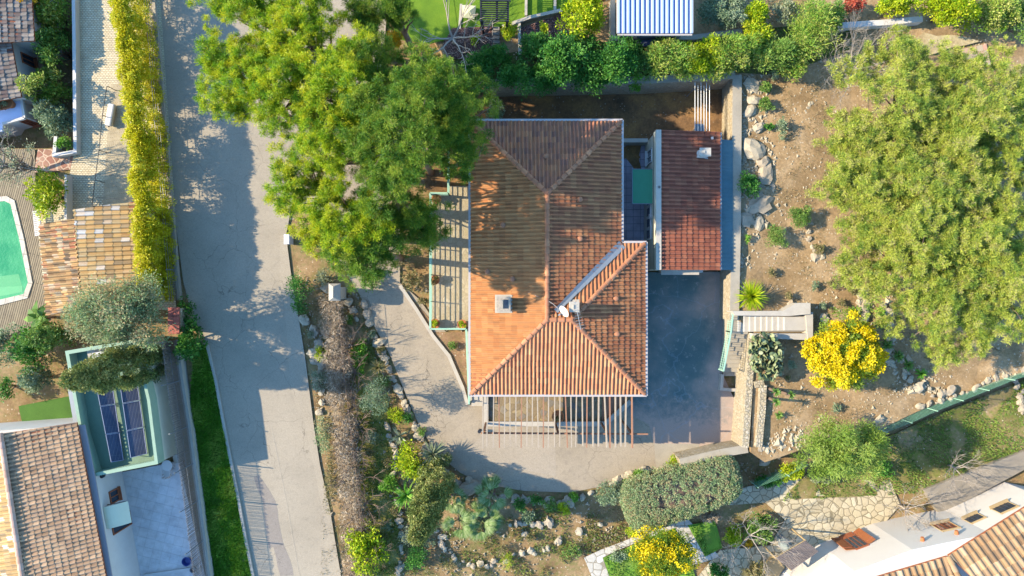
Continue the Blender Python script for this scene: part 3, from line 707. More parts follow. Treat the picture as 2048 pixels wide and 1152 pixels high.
for s_ in (slW, slN, slS, slE, slWN, slWE): deck_under(ru, s_)
roof = ru.build('roof', M_woodbrown, house)
tile_roof('tile_slope', slW, (0, 1, 0), M_tile_o, roof, seed=1, pitch=.235, amp=.08)
tile_roof('tile_slope', slN, (1, 0, 0), M_tile_n, roof, seed=2, pitch=.235, amp=.09)
tile_roof('tile_slope', slS, (1, 0, 0), M_tile_s, roof, seed=3, pitch=.235, lift=.02, amp=.095)
tile_roof('tile_slope', slE, (0, 1, 0), M_tile_r, roof, seed=4, pitch=.235, amp=.11)
tile_roof('tile_slope', slWN, (1, 0, 0), M_tile_r, roof, seed=5, pitch=.235)
tile_roof('tile_slope', slWE, (0, 1, 0), M_tile_r, roof, seed=6, lift=.045, pitch=.235, amp=.11)
for a, b in ((A_N, A_S), (rp(xw, yN, ZE), A_N), (rp(xe1, yN, ZE), A_N), (rp(xw, yS, ZE), A_S), (rp(xe2, yS, ZE), A_E), (rp(xe2, yM, ZE), A_E), (A_S, A_E)):
    ridge('ridge_tiles', a, b, M_ridge, roof, lift=.06)
va = Vector(rp(xe1+.05, yM-.05, ZE+.075)); vb = Vector(A_S) + Vector((.55, .55, -.05)); vd = (vb-va).normalized(); vs_ = Vector((vd.y, -vd.x, 0)).normalized()
mb = MB(); seg = 7
for k in range(seg):
    p = va.lerp(vb, k/seg); q = va.lerp(vb, (k+1)/seg+.012); w = .27 - .02*k
    up = Vector((0, 0, .02+.012*(k % 2)))
    mb.add([p-vs_*w+up*1+Vector((0, 0, .05)), p+up, q+up, q-vs_*w+up+Vector((0, 0, .05)), p+vs_*w+up+Vector((0, 0, .05)), q+vs_*w+up+Vector((0, 0, .05))], [(0, 1, 2, 3), (1, 4, 5, 2)])
mb.build('valley_flashing', M_metalgrey, roof)
mb = MB()
g = .09
for a, b in (((xw-g, yS-g, ZE-.03), (xe2+g, yS-g, ZE-.03)), ((xe2+g, yS-g, ZE-.03), (xe2+g, yM+g, ZE-.03)), ((xe2+g, yM+g, ZE-.03), (xe1+g, yM+g, ZE-.03)), ((xe1+g, yM+g, ZE-.03), (xe1+g, yN+g, ZE-.03)), ((xe1+g, yN+g, ZE-.03), (xw-g, yN+g, ZE-.03)), ((xw-g, yN+g, ZE-.03), (xw-g, yS-g, ZE-.03))):
    mb.bar(a, b, .13, .14)
mb.build('gutter', M_gutter, house)
def zroof(x, y):
    return ZE + SL*min(x-xw, RX*2-xw-x if x < xe1 and y > yM-1 else 9, 9)
def chimney(name, px0, px1, py0, py1, zb, zt, parent, mat, capm, flue=True):
    a = W(px0, py1, zt); b = W(px1, py0, zt)
    c = MB(); c.box(a.x, b.x, a.y, b.y, zb, zt)
    o = c.build(name, mat, parent)
    f = MB(); f.box(a.x-.16, b.x+.16, a.y-.16, b.y+.16, zb, zb+.45 if flue else zb+.1)
    f.build('chimney_flashing', mat, o)
    k = MB()
    for sx in (a.x+.04, b.x-.16):
        for sy in (a.y+.04, b.y-.16): k.box(sx, sx+.12, sy, sy+.12, zt, zt+.18)
    k.each('cap_support', mat, o)
    k = MB(); k.box(a.x-.06, b.x+.06, a.y-.06, b.y+.06, zt+.18, zt+.25)
    k.box(a.x+.1, (a.x+b.x)/2-.02, a.y+.12, b.y-.12, zt+.252, zt+.31); 
    k.build('chimney_cap', capm, o, bevel=.01)
    if flue:
        k = MB(); k.box((a.x+b.x)/2+.03, b.x-.08, a.y+.12, b.y-.12, zt+.252, zt+.28); k.build('flue_hatch', M_glass, o)
    return o
chimney('chimney', 995, 1019, 595, 621, 4.35, 5.35, house, M_conc, flat('sooty_cap_concrete', '#b8a890', var=.4, fine=8))
chimney('chimney', 1140, 1156, 605, 622, 5.0, 5.9, house, M_conc, M_conc, False)
# small round vent tiles and repairs
mb_v = None
for (vx, vy) in ((975, 543), (1025, 558), (1092, 313), (1160, 399), (1160, 478), (1232, 597), (1234, 668), (1006, 450)):
    z = 4.0
    for _ in range(4):
        p = W(vx, vy, z); 
        dd = min(p.x-xw, p.y-yS, yN-p.y if p.x < xe1 else 9, abs((xe1 if p.y > yM-(xe1-p.x) else xe2)-p.x)); z = ZE + SL*max(0, dd) + .06
    p = W(vx, vy, z); m_ = MB(); m_.lathe(p.x, p.y, [(.17, z-.06), (.17, z+.04), (.12, z+.13), (.05, z+.15)], 12)
    m_.build('vent_tile', M_ridge, roof)
# satellite dish, aerial and cable
dp = W(1128, 623, 6.0)
m_ = MB(); m_.tube([(dp.x-.25, dp.y-.2, 5.2), (dp.x-.2, dp.y-.15, 5.9), (dp.x+.02, dp.y, 6.0)], .025, 8)
m_.build('dish_mast', M_metalgrey, house)
m_ = MB(); vs = []; N = 24; nrm = Vector((-.78, -.48, .42)).normalized(); t1 = nrm.cross(Vector((0, 0, 1))).normalized(); t2 = nrm.cross(t1)
c0 = Vector((dp.x, dp.y, 6.0)); rings = [(.0, -.07), (.17, -.06), (.28, -.03), (.36, 0), (.37, 0), (.29, -.045), (.17, -.075), (0.0, -.085)]
for rr, dz in rings:
    for k in range(N):
        a = 2*math.pi*k/N; vs.append(c0 + (t1*math.cos(a)+t2*math.sin(a)*1.1)*rr + nrm*dz)
fs = [(i*N+k, i*N+(k+1) % N, (i+1)*N+(k+1) % N, (i+1)*N+k) for i in range(len(rings)-1) for k in range(N)]
m_.add(vs, fs); dish = m_.build('satellite_dish', M_white, house, smooth=True)
m_ = MB(); m_.tube([c0 - t2*.5, c0 + nrm*.45 - t2*.15], .015, 6); m_.tube([c0+nrm*.4-t2*.2, c0+nrm*.5-t2*.12], .04, 8); m_.build('feed_arm', M_metalgrey, dish)
m_ = MB(); a0 = W(1158, 622, 6.6); m_.tube([(a0.x, a0.y, 5.1), (a0.x, a0.y, 6.6)], .02, 6)
p0 = W(1150, 602, 6.5); p1 = W(1162, 660, 6.5); m_.tube([p0, p1], .018, 6); d = (p1-p0).normalized(); s = Vector((d.y, -d.x, 0))
for k in range(11):
    q = p0.lerp(p1, .05+.09*k); m_.tube([q-s*(.1+.016*k), q+s*(.1+.016*k)], .012, 4)
m_.build('television_aerial', M_metalgrey, house)
m_ = MB(); cab = [(1018, 558), (1020, 566), (1033, 577), (1047, 584), (1060, 585), (1075, 593), (1092, 599), (1106, 608), (1116, 617)]
m_.tube([W(x, y, 4.5 + (x-1018)*.0105) + Vector((0, 0, .12)) for x, y in cab], .014, 5); m_.build('aerial_cable', M_gutter, roof)
for (t0, t1) in ((.1, .2), (.4, .5), (.7, .8)):
    window_on(house, (xw+i, yS+i), (xe2-i, yS+i), t0, t1, .9, 2.9, M_woodbrown, M_glass)
    window_on(house, (xe2-i, yS+i), (xe2-i, yM-i), t0, t1+.05, 1.0, 2.6, M_woodbrown, M_glass)
    window_on(house, (xw+i, yN-i), (xw+i, yS+i), t0, t1, 1.3, 2.9, M_woodbrown, M_glass)

# ================================================================ annex with garage
an = thing('annex', 'low annex beside the villa with a single-slope red tile roof and cream west wall', 'annex', (10.6, 4.5, 0))
gx0, gx1 = W(1290, 0, 0).x, W(1441, 0, 3.0).x; gy0, gy1 = W(0, 540, 3.2).y, W(0, 262, 3.2).y
gxw = W(1307, 0, 3.45).x
MB().prism([(gx0, gy0+.05), (gx1-.1, gy0+.05), (gx1-.1, gy1-.1), (gx0, gy1-.1)], 0, 2.78).build('wall', M_cream, an)
MB().add([(gx0, gy0, 2.6), (gx0+.22, gy0, 2.6), (gx0+.22, gy1, 2.6), (gx0, gy1, 2.6), (gx0, gy0, 3.5), (gx0+.22, gy0, 3.5), (gx0+.22, gy1, 3.5), (gx0, gy1, 3.5)],
         [(3, 2, 1, 0), (4, 5, 6, 7), (0, 1, 5, 4), (1, 2, 6, 5), (2, 3, 7, 6), (3, 0, 4, 7)]).build('wall_parapet', M_cream, an)
gs = [(gx0+.23, gy0, 3.4), (gx1, gy0, 2.85), (gx1, gy1, 2.85), (gx0+.23, gy1, 3.4)]
m_ = MB(); deck_under(m_, gs); ar = m_.build('roof', M_woodbrown, an)
tile_roof('tile_slope', gs, (0, 1, 0), tile_mat('dark_red_roof_tiles', ['#a05c40', '#94543c', '#a86446', '#98583e', '#ac6c4c'], dirt='#5a4438', dirtamt=.5, jit=.2, k=.56), ar, seed=11, pitch=.25, lift=.04, amp=.11)
MB().box(gx0-.02, gx0+.3, gy0, gy1, 3.502, 3.56).build('coping', M_conc, an)
m_ = MB(); m_.bar((gx1+.07, gy0, 2.8), (gx1+.07, gy1, 2.8), .12, .1); m_.build('gutter', M_metalgrey, an)
ch = chimney('chimney', 1399, 1418, 299, 312, 2.9, 3.75, an, M_white, M_conc, False)
w0 = (gx0, gy1-.1); w1 = (gx0, gy0+.05)
window_on(an, w0, w1, .09, .19, 1.0, 2.3, M_white, M_glass)
m_ = MB(); m_.box(gx0-.08, gx0-.003, W(0, 480, 1.5).y, W(0, 390, 1.5).y, .1, 2.1); dr = m_.build('glazed_door', M_white, an)
for k in range(4):
    q = MB(); y0 = W(0, 476-22*k, 1.5).y; q.box(gx0-.10, gx0-.082, y0, y0+.5, 1.1, 1.9); q.build('pane', M_glass, dr)
m_ = MB(); a = W(1265, 407, 2.4); b = W(1290, 339, 2.4); m_.box(a.x, gx0-.003, a.y, b.y, 2.35, 2.42); cn = m_.build('door_canopy', flat('green_canopy_felt', '#4e9a70', k=.6, var=.15, fine=50), an)
m_ = MB(); m_.box(a.x-.04, a.x, a.y-.04, b.y+.04, 2.32, 2.45); m_.box(a.x, gx0-.004, a.y-.04, a.y, 2.32, 2.45); m_.box(a.x, gx0-.004, b.y, b.y+.04, 2.32, 2.45); m_.build('canopy_frame', M_metalgrey, cn)
# wall light, garage door on the south face
m_ = MB(); m_.box(gx0-.16, gx0-.002, W(0, 436, 2.2).y, W(0, 428, 2.2).y, 2.0, 2.3); m_.build('wall_lamp', M_gutter, an)
m_ = MB(); m_.box(gx0+.9, gx1-.9, gy0-.12, gy0+.048, .02, 2.35)
gd = m_.build('garage_door', M_white, an)
m_ = MB()
for k in range(5): m_.box(gx0+.95, gx1-.95, gy0-.135, gy0-.12, .12+.45*k, .5+.45*k)
m_.build('door_panel', M_white, gd)
m_ = MB(); m_.box(gx0+.5, gx1-1.2, gy0-.28, gy0+.04, 2.5, 2.58); m_.build('door_hood', M_conc, an)
for (vx, vy) in ((1317, 375), (1315, 470), (1316, 495), (1316, 503), (1423, 277)):
    p = W(vx, vy, 3.4 if vx < 1400 else 2.95); m_ = MB(); m_.box(p.x-.06, p.x+.08, p.y-.08, p.y+.08, p.z-.05, p.z+.16); m_.build('vent_block', M_gutter, ar, bevel=.01)
# corrugated lean-to behind the annex
lt = thing('lean_to', 'narrow green corrugated lean-to roof between the annex and the stone wall', 'lean-to', (13, 4, 0))
lx1 = W(1466, 0, 2.4).x; m_ = MB(); ly0 = W(0, 540, 2.4).y; ly1 = W(0, 280, 2.4).y
nn = 60
for k in range(nn):
    ya = ly0+(ly1-ly0)*k/nn; yb = ly0+(ly1-ly0)*(k+1)/nn; za = .02*(k % 2); zb = .02*((k+1) % 2)
    m_.add([(gx1+.14, ya, 2.6+za), (lx1, ya, 2.35+za), (lx1, yb, 2.35+zb), (gx1+.14, yb, 2.6+zb)], [(0, 1, 2, 3)])
m_.build('corrugated_sheet', flat('weathered_green_sheet', '#5c7c80', k=.6, var=.3, scale=1.2), lt)
m_ = MB()
for k in range(6): m_.bar((gx1+.2, ly0+.2+k*1.5, 2.52), (lx1-.05, ly0+.2+k*1.5, 2.27), .06, .1)
m_.each('rafter', M_pole, lt)
m_ = MB()
for k in range(4): m_.tube([(lx1-.1, ly0+.2+k*2.6, .0), (lx1-.1, ly0+.2+k*2.6, 2.25)], .04, 8)
m_.each('post', M_pole, lt)
# alley floor, steps and yard wall between villa and annex
sheet('alley_floor', [(xe1-.4, gy0+2), (gx0, gy0+2), (gx0, W(0, 291).y), (xe1-.4, W(0, 291).y)], .03, M_tilefloor, step=1)
MB().box(xe1-.3, gx0, W(0, 291).y, W(0, 291).y+.25, 0, 1.0).build('yard_wall', M_conc, None, 'short concrete wall closing the tiled alley at its north end', 'wall')
m_ = MB(); a = W(1244, 487, .8); m_.box(a.x, a.x+.55, a.y, a.y+.22, .03, .8).box(a.x, a.x+.27, a.y+.225, a.y+.3, .03, .5)
m_.build('meter_box', M_metalgrey, None, 'small grey utility box in the south corner of the tiled alley', 'box')
# drying line poles in the yard
cl = thing('drying_rack', 'long aluminium clothes line rails spanning the shaded yard behind the annex', 'clothes line', (12, 11, 0))
m_ = MB()
for k, x in enumerate((1390, 1396, 1402, 1408, 1413, 1419)): m_.tube([W(x, 165+6*(k % 2), 2.0), W(x, 262, 2.0)], .022, 5)
m_.each('rail', flat('bright_aluminium', '#dcdcd0', k=.8, var=.1, rough=.4), cl)
m_ = MB()
for x in (1390, 1419):
    for y in (175, 258): m_.tube([W(x, y, 2).xy.to_3d(), W(x, y, 2)], .03, 6)
m_.each('post', M_metalgrey, cl)
m_ = MB(); a = W(1391, 264, 1.9); b = W(1408, 248, 1.9); m_.box(a.x, b.x, a.y, b.y, 1.85, 1.93); m_.build('wire_basket', M_metalgrey, cl)

# ================================================================ south terrace and pergola
def low_wall(name, pp, w, z0, z1, mt, label, cat='wall', closed=False, parent=None, zpx=None):
    pts = [W(x, y, z1 if zpx is None else zpx) for x, y in pp]
    if closed: pts.append(pts[0])
    m = MB()
    for q, (a, b) in enumerate(zip(pts[:-1], pts[1:])):
        d = (b-a).xy.normalized(); s = Vector((d.y, -d.x))*w/2; e = d*(w/2) * (1 if q else 0)
        e2 = d*(w/2); a2 = a.xy-(e2 if q == 0 else e2*0.98); b2 = b.xy+e2*.97
        m.prism([tuple(a2+s), tuple(b2+s), tuple(b2-s), tuple(a2-s)], z0 - .003*q, z1 + .003*q)
    return m.build(name, mt, parent, label, cat)
sheet('terrace_floor', PXW([(968, 780), (1262, 780), (1262, 800), (1215, 848), (972, 848)], .6), .62, M_crazy_brown, step=1, skirt=0)
low_wall('terrace_wall', [(972, 790), (972, 848), (1210, 848), (1258, 806)], .3, 0, .85, M_conc, 'low cream wall edging the stone terrace under the pergola')
st = thing('terrace_steps', 'three cream steps at the west corner of the pergola terrace', 'steps', tuple(W(956, 795, 0)))
for k in range(3):
    a = W(943, 812-6*k, .2*(k+1)); b = W(966, 787, .2*(k+1)); MB().box(a.x, b.x, a.y, b.y, .2*k+.001, .2*(k+1)).build('step', M_conc, st)
pg = thing('pergola', 'long timber pergola of thin rafters along the south side of the villa', 'pergola', (2.8, -8, 0))
zr = 3.75; k = 0; x = 965.0
while x < 1266:
    k += 1
    a = W(x + random.uniform(-1, 1), 792, zr); b = W(x + random.uniform(-2.5, 2.5) + (4 if k in (16, 23) else 0), 893 + random.uniform(-1.5, 3), zr)
    if (b.y) < 0:
        MB().bar((a.x, yS+.3, zr), (b.x, b.y, zr-.04), .06 + (.02 if x > 1175 else 0), .21).build('rafter', M_pole if k % 4 else M_pole2, pg)
    x += 11.05
for (bx0, bx1) in ((962, 1296),):
    a = W(bx0, 866, zr-.15); b = W(bx1, 868, zr-.15); MB().bar(a, b, .09, .13).build('beam', M_pole2, pg)
for px_ in (968, 1116, 1214, 1262):
    a = W(px_, 864, zr-.2); MB().bar((a.x, a.y, 0), (a.x, a.y, zr-.22), .12, .12).build('post', M_pole2, pg)
def pot(px, py, z, r, h, label, plant=True, col=None, group=None, name='flower_pot', leafm=None):
    p = W(px, py, z); t = thing(name, label, 'plant pot', (p.x, p.y, z), group)
    MB().lathe(p.x, p.y, [(r*.65, z), (r, z+h*.85), (r*1.1, z+h*.86), (r*1.1, z+h), (r*.9, z+h), (r*.85, z+h*.9)], 18).build('clay_pot', col or M_terracotta, t, smooth=False)
    if plant: leafball('pot_plant', p.x, p.y, z+h+.12, r*1.0, r*.9, 260, .11, leafm or M_lf_dry, t)
    return t

# west terrace of the villa
sheet('terrace_floor', PXW([(862, 388), (896, 388), (896, 372), (945, 372), (945, 656), (862, 656)], .6), .62, M_crazy_brown2 if 'M_crazy_brown2' in globals() else stone_mat('crazy_paving_grey', ['#a89a7c', '#b0a284', '#a89a78', '#bcae8e'], gap='#9c8e70', k=.68, scale=2.6, gapw=.05, bump=.008), step=1, skirt=0)
MB().prism(PXW([(932, 656), (944, 656), (944, 800), (936, 806)], .6), 0, .63).build('side_step', M_conc, None, 'narrow cream ledge running along the foot of the villa west wall', 'ledge')
def railing(name, pp, z0, h, nb, mt, label, cat='railing', post=1.6, bw=.035, top=.09, infill=None):
    t = thing(name, label, cat, tuple(W(pp[0][0], pp[0][1], z0)))
    pts = [W(x, y, z0+h) for x, y in pp]
    m = MB(); m2 = MB(); m3 = MB()
    for a, b in zip(pts[:-1], pts[1:]):
        m.bar(a, b, top, .05)
        for k in range(nb):
            dz = Vector((0, 0, -h*(k+1)/(nb+.6))); m2.bar(a+dz, b+dz, bw, bw)
        n = max(1, round((b-a).length/post))
        for k in range(n+1):
            p = a.lerp(b, k/n); m3.bar(p - Vector((0, 0, h)), p, .06, .06)
        if infill:
            n = int((b-a).length/infill)
            for k in range(n):
                p = a.lerp(b, (k+.5)/n); m2.bar(p - Vector((0, 0, h*.94)), p, .022, .022)
    m.build('top_rail', mt, t); m2.build('bars', mt, t); m3.each('post', mt, t)
    return t
railing('railing', [(896, 300), (896, 386), (860, 386), (860, 658), (932, 658), (938, 808)], .62, 1.1, 5, M_greenpaint, 'pale green metal railing around the west terrace of the villa')
MB().prism(PXW([(1205, 795), (1257, 795), (1257, 802), (1212, 845), (1205, 845)], .8), .63, .66).build('terrace_mat', M_pole2, None, 'dark timber decking panel in the east corner of the pergola terrace', 'decking')
low_wall('bed_kerb', [(802, 574), (832, 618), (866, 672), (898, 712), (925, 775), (934, 806)], .22, 0, .14, M_conc, 'worn concrete kerb between the driveway and the stony bed by the west terrace', 'kerb')
# ================================================================ retaining walls and stairs
EW = W(1474, 0, 2.1).x
def strip_wall(name, pp, w, z0, z1, mt, label, cap=None, capz=.06, cat='wall', rough=.0):
    t = thing(name, label, cat, tuple(W(*pp[0], z0)))
    pts = [W(x, y, z1) for x, y in pp]; m = MB(); c = MB()
    for q, (a, b) in enumerate(zip(pts[:-1], pts[1:])):
        d = (b-a).xy.normalized(); s = Vector((d.y, -d.x))*w/2; n = max(1, int((b-a).length/1.2))
        for k in range(n):
            p = a.xy.lerp(b.xy, k/n); r = a.xy.lerp(b.xy, (k+1)/n); dz = random.uniform(-rough, rough) + .001*k
            m.prism([tuple(p+s), tuple(r+s), tuple(r-s), tuple(p-s)], z0, z1+dz)
        if cap: 
            s2 = s*1.15; c.prism([tuple(a.xy+s2), tuple(b.xy+s2), tuple(b.xy-s2), tuple(a.xy-s2)], z1+.02+rough+.002*q, z1+rough+capz+.002*q)
    m.build('masonry', mt, t)
    if cap: c.build('coping', cap, t)
    return t
strip_wall('retaining_wall', [(980, 166), (1150, 163), (1300, 160), (1470, 150)], .4, 0, 2.35, M_stonewall, 'stone retaining wall along the north edge of the shaded yard', M_concrete_path)
strip_wall('retaining_wall', [(1474, 150), (1473, 300), (1472, 450), (1468, 640)], .5, 0, 2.25, M_stonewall, 'long stone retaining wall with concrete top between the annex and the rocky slope', M_concrete_path)
strip_wall('retaining_wall', [(1505, 666), (1502, 720), (1494, 850), (1491, 895)], .42, 0, 2.15, M_stonewall, 'pale stone wall running south from the stairs along the courtyard', None)
strip_wall('retaining_wall', [(1495, 897), (1440, 906), (1360, 925)], .45, 0, 1.7, M_stonewall, 'pale stone wall closing the south-east corner of the courtyard', M_concrete_path)
strip_wall('garden_wall', [(1510, 770), (1528, 765)], .4, 1.9, 2.3, M_stonewall, 'stump of dry stone wall below the prickly pear')
strip_wall('garden_wall', [(1527, 770), (1524, 830), (1518, 895)], .4, 1.9, 2.3, M_stonewall, 'low dry stone wall on the slope beside the white courtyard wall', rough=.05)
# stairs
sr = thing('staircase', 'concrete staircase climbing east from the wall to the slope, beside the prickly pear', 'stairs', tuple(W(1600, 640, 1)))
m_ = MB()
for k in range(9):
    z = 2.12+.06*k; x0 = 1476+11.5*k; a = W(x0, 664-.4*k, z); b = W(1622, 630+.5*k, z); m_.box(a.x, b.x, a.y, b.y, z-.6, z)
m_.build('steps', M_conc, sr)
m_ = MB()
for k in range(9):
    z = 2.12+.06*k; x0 = 1476+11.5*k; a = W(x0, 664-.4*k, z); b = W(x0+1.6, 630+.5*k, z); m_.box(a.x-.03, b.x, a.y+.01, b.y-.01, z-.05, z+.004)
m_.build('step_nosing', flat('pale_nosing', '#e0d8c4', var=.1), sr)
m_ = MB(); z = 2.85
m_.prism(PXW([(1465, 622), (1566, 622), (1592, 606), (1621, 606), (1621, 628), (1578, 632), (1470, 631)], z), 1.6, z)
m_.build('north_parapet', M_conc, sr); m_ = MB()
m_.prism(PXW([(1505, 667), (1615, 667), (1615, 680), (1505, 676)], 2.6), 1.6, 2.6); m_.prism(PXW([(1611, 624), (1626, 624), (1626, 680), (1616, 680)], 2.7), 1.6, 2.7)
m_.build('south_parapet', M_conc, sr)
s2 = thing('staircase', 'shaded lower flight of concrete steps behind the green handrail at the foot of the wall', 'stairs', tuple(W(1465, 740, 0)))
m_ = MB()
for k in range(11):
    z = .19*(k+1); f = k/11; ya = 752-92*f; a = W(1446+14*f, ya, z); m_.box(a.x, 14.84, a.y, W(0, 634, z).y, z-.19 if k == 0 else z-.188, z)
m_.build('steps', M_concrete_path, s2)
low_wall('planter_ledge', [(1445, 752), (1443, 778), (1462, 780), (1470, 780)], .2, 0, .35, M_conc, 'small concrete kerb enclosing the foot of the lower steps', 'kerb')
railing('handrail', [(1466, 628), (1462, 664), (1447, 742)], 1.6, 1.0, 2, M_greenpaint, 'pale green metal handrail on the courtyard side of the steps', post=2.2, infill=.14)

# ================================================================ roadside things
K1 = [(432, 760), (449, 852), (463, 925), (478, 1000), (492, 1078), (507, 1152), (540, 1300)]
m_ = MB(); pts = [W(x-1, y, .1) for x, y in [(415, 690)] + K1]
for q, (a, b) in enumerate(zip(pts[:-1], pts[1:])):
    s = Vector(((b-a).y, -(b-a).x)).normalized()*.09; m_.prism([tuple(a.xy+s), tuple(b.xy+s), tuple(b.xy-s), tuple(a.xy-s)], -.05, .13+.002*q)
m_.build('kerb', M_conc, None, 'pale concrete kerb between the green verge and the road', 'kerb')
VP = PXW([(390, 690), (413, 690), (431, 760), (448, 852), (477, 1000), (506, 1152), (540, 1300), (430, 1300), (402, 1000), (380, 820)])
sheet('verge', VP, lambda x, y: .06+.04*noise.noise(Vector((x, y, 2))), M_grass, step=.7)
# brush fence with posts along the lower left boundary
FB = [(350, 682), (362, 760), (378, 852), (397, 1000), (417, 1160)]
strip_wall('boundary_wall', [(352, 680), (362, 760), (377, 852), (397, 1000), (420, 1180), (450, 1400)], .28, -.05, .62, M_conc, 'low concrete wall carrying the wire fence beside the green verge')
fn = thing('mesh_fence', 'tall wire mesh fence with grey posts standing on the low wall by the verge', 'fence', tuple(W(378, 852, .6)))
m_ = MB(); mp = MB(); mc = MB(); bz, tz = .62, 2.45
pts = [W(x, y, bz) for x, y in [(351, 680), (361, 760), (376, 852), (396, 1000), (417, 1160), (436, 1300)]]
for a, b in zip(pts[:-1], pts[1:]):
    L = (b-a).length; n = int(L/.075); d = (b-a).normalized()
    for k in range(n):
        p = a.lerp(b, k/n); m_.bar(p, p + Vector((random.uniform(-.02, .02), random.uniform(-.02, .02), tz-bz+random.uniform(-.08, .04))), .04, .015)
    for z in (0.1, .9, 1.7): mc.tube([a+Vector((0, 0, z)), b+Vector((0, 0, z))], .012, 4)
    n = max(1, round(L/2.2))
    for k in range(n): p = a.lerp(b, k/n)+d*.02; mp.tube([p, p+Vector((0, 0, 2.2)), p+Vector((-.05, 0, 2.35))], .032, 6)
m_.build('brush_canes', flat('grey_canes', '#8a8078', var=.3), fn); mp.each('post', M_metalgrey, fn); mc.build('wires', M_metalgrey, fn)
# wire fence at the foot of the yellow hedge
strip_wall('boundary_wall', [(304, -200), (306, 0), (318, 120), (328, 250), (337, 350), (345, 450), (352, 540), (358, 600)], .2, -.05, .25, M_concrete_path, 'low kerb wall along the road at the foot of the yellow hedge')
m_ = MB(); mp = MB(); f2 = thing('wire_fence', 'thin wire fence between the yellow hedge and the road', 'fence', tuple(W(330, 300, .2)))
pts = [W(x, y, .2) for x, y in [(304, -100), (306, 0), (318, 120), (328, 250), (337, 350), (345, 450), (352, 540), (358, 600)]]
for a, b in zip(pts[:-1], pts[1:]):
    for z in (.3, .6, .9, 1.2): m_.tube([a+Vector((0, 0, z)), b+Vector((0, 0, z))], .012, 4)
    n = max(1, round((b-a).length/2))
    for k in range(n): p = a.lerp(b, k/n); mp.tube([p, p+Vector((0, 0, 1.3))], .025, 6)
m_.build('wires', M_metalgrey, f2); mp.each('post', M_metalgrey, f2)
pr = thing('brick_pier', 'brick gate pier capped with red tiles at the end of the yellow hedge', 'pier', tuple(W(352, 640, 0)))
a = W(336, 668, 2); b = W(360, 614, 2); MB().box(a.x+.1, b.x-.1, a.y+.1, b.y-.1, 0, 1.95).build('pier_body', M_stonewall, pr)
m_ = MB()
for k in range(3):
    for j in range(2):
        x0 = a.x+(b.x-a.x)*j/2; y0 = a.y+(b.y-a.y)*k/3; m_.box(x0+.01, x0+(b.x-a.x)/2-.01, y0+.01, y0+(b.y-a.y)/3-.02, 1.96, 2.03+.05*j+.02*(k % 2))
m_.build('tile_cap', flat('red_cap_tiles', '#b86450', var=.35, scale=3), pr, bevel=.015)
gp = thing('gate_pillar', 'square rendered gate pillar with a little pointed concrete roof beside the road', 'gate pillar', tuple(W(670, 590, 0)))
a = W(662, 599, 1.9); b = W(678, 574, 1.9); MB().box(a.x, b.x, a.y, b.y, 0, 2.0).build('pillar_body', M_conc, gp)
m_ = MB(); x0, x1, y0, y1 = a.x-.12, b.x+.12, a.y-.08, b.y+.22; xm = (x0+x1)/2
m_.add([(x0, y0, 2.0), (x1, y0, 2.0), (x1, y1, 2.0), (x0, y1, 2.0), (xm, y0+.2, 2.38), (xm, y1-.2, 2.38), (x0, y0, 1.93), (x1, y0, 1.93), (x1, y1, 1.93), (x0, y1, 1.93)],
       [(0, 1, 4), (1, 2, 5, 4), (2, 3, 5), (3, 0, 4, 5), (9, 8, 7, 6), (0, 6, 7, 1), (1, 7, 8, 2), (2, 8, 9, 3), (3, 9, 6, 0)])
m_.build('pillar_cap', flat('weathered_cap', '#b8ac98', var=.25), gp)
ub = thing('utility_box', 'white metal utility box at the road edge under the pine', 'utility box', tuple(W(572, 478, 0)))
a = W(569, 487, 1.0); b = W(577, 470, 1.0); MB().box(a.x, b.x, a.y, b.y, 0, .95).build('cabinet', M_white, ub); MB().box(a.x-.04, b.x+.04, a.y-.04, b.y+.04, .952, 1.0).build('lid', flat('light_lid', '#e8ecf0', var=.05), ub, bevel=.01)
gpn = thing('lawn_lamp', 'small black spotlight on a base near the pergola west post', 'lamp', tuple(W(959, 862, 0)))
p = W(959, 862, .3); MB().lathe(p.x, p.y, [(.09, 0), (.09, .05), (.03, .08), (.03, .3), (.11, .33), (.12, .5), (.1, .52)], 14).build('lamp_body', M_blackmetal, gpn)

# green wire fence along the lower slope
gf = thing('green_fence', 'green mesh fence following the stones below the slope, on the right', 'fence', tuple(W(1800, 845, 1.5)))
M_net = flat('green_netting', '#74a888', k=.55, var=.2)
def mesh_line(pp, z0, h, step=.14):
    m = MB(); m2 = MB(); pts = [W(x, y, z0) for x, y in pp]
    for a, b in zip(pts[:-1], pts[1:]):
        L = (b-a).length; n = int(L/step); d = (b-a).normalized()
        for k in range(n):
            p = a + d*(k*step); m.bar(p, p+Vector((0, 0, h)), .012, .008)
        for k in range(int(h/step)+1): m.bar(a+Vector((0, 0, k*step)), b+Vector((0, 0, k*step)), .008, .012)
        n = max(1, round(L/2.6))
        for k in range(n): p = a.lerp(b, k/n); m2.tube([p-Vector((0, 0, .4)), p+Vector((0, 0, h+.1))], .03, 6)
    return m, m2
m_, mp = mesh_line([(1500, 962), (1560, 940), (1600, 918)], .1, 1.4, .12); 
g2 = thing('green_fence', 'short run of green mesh fence beside the big clipped hedge', 'fence', tuple(W(1530, 945, 0)))
m_.build('netting', M_net, g2); mp.each('post', M_greenpaint, g2)
m_, mp = mesh_line([(1752, 856), (1800, 838), (1850, 815), (1900, 795), (1950, 775), (2000, 755), (2060, 735), (2200, 690)], 1.7, 1.2, .12)
m_.build('netting', M_net, gf); mp.each('post', M_greenpaint, gf)

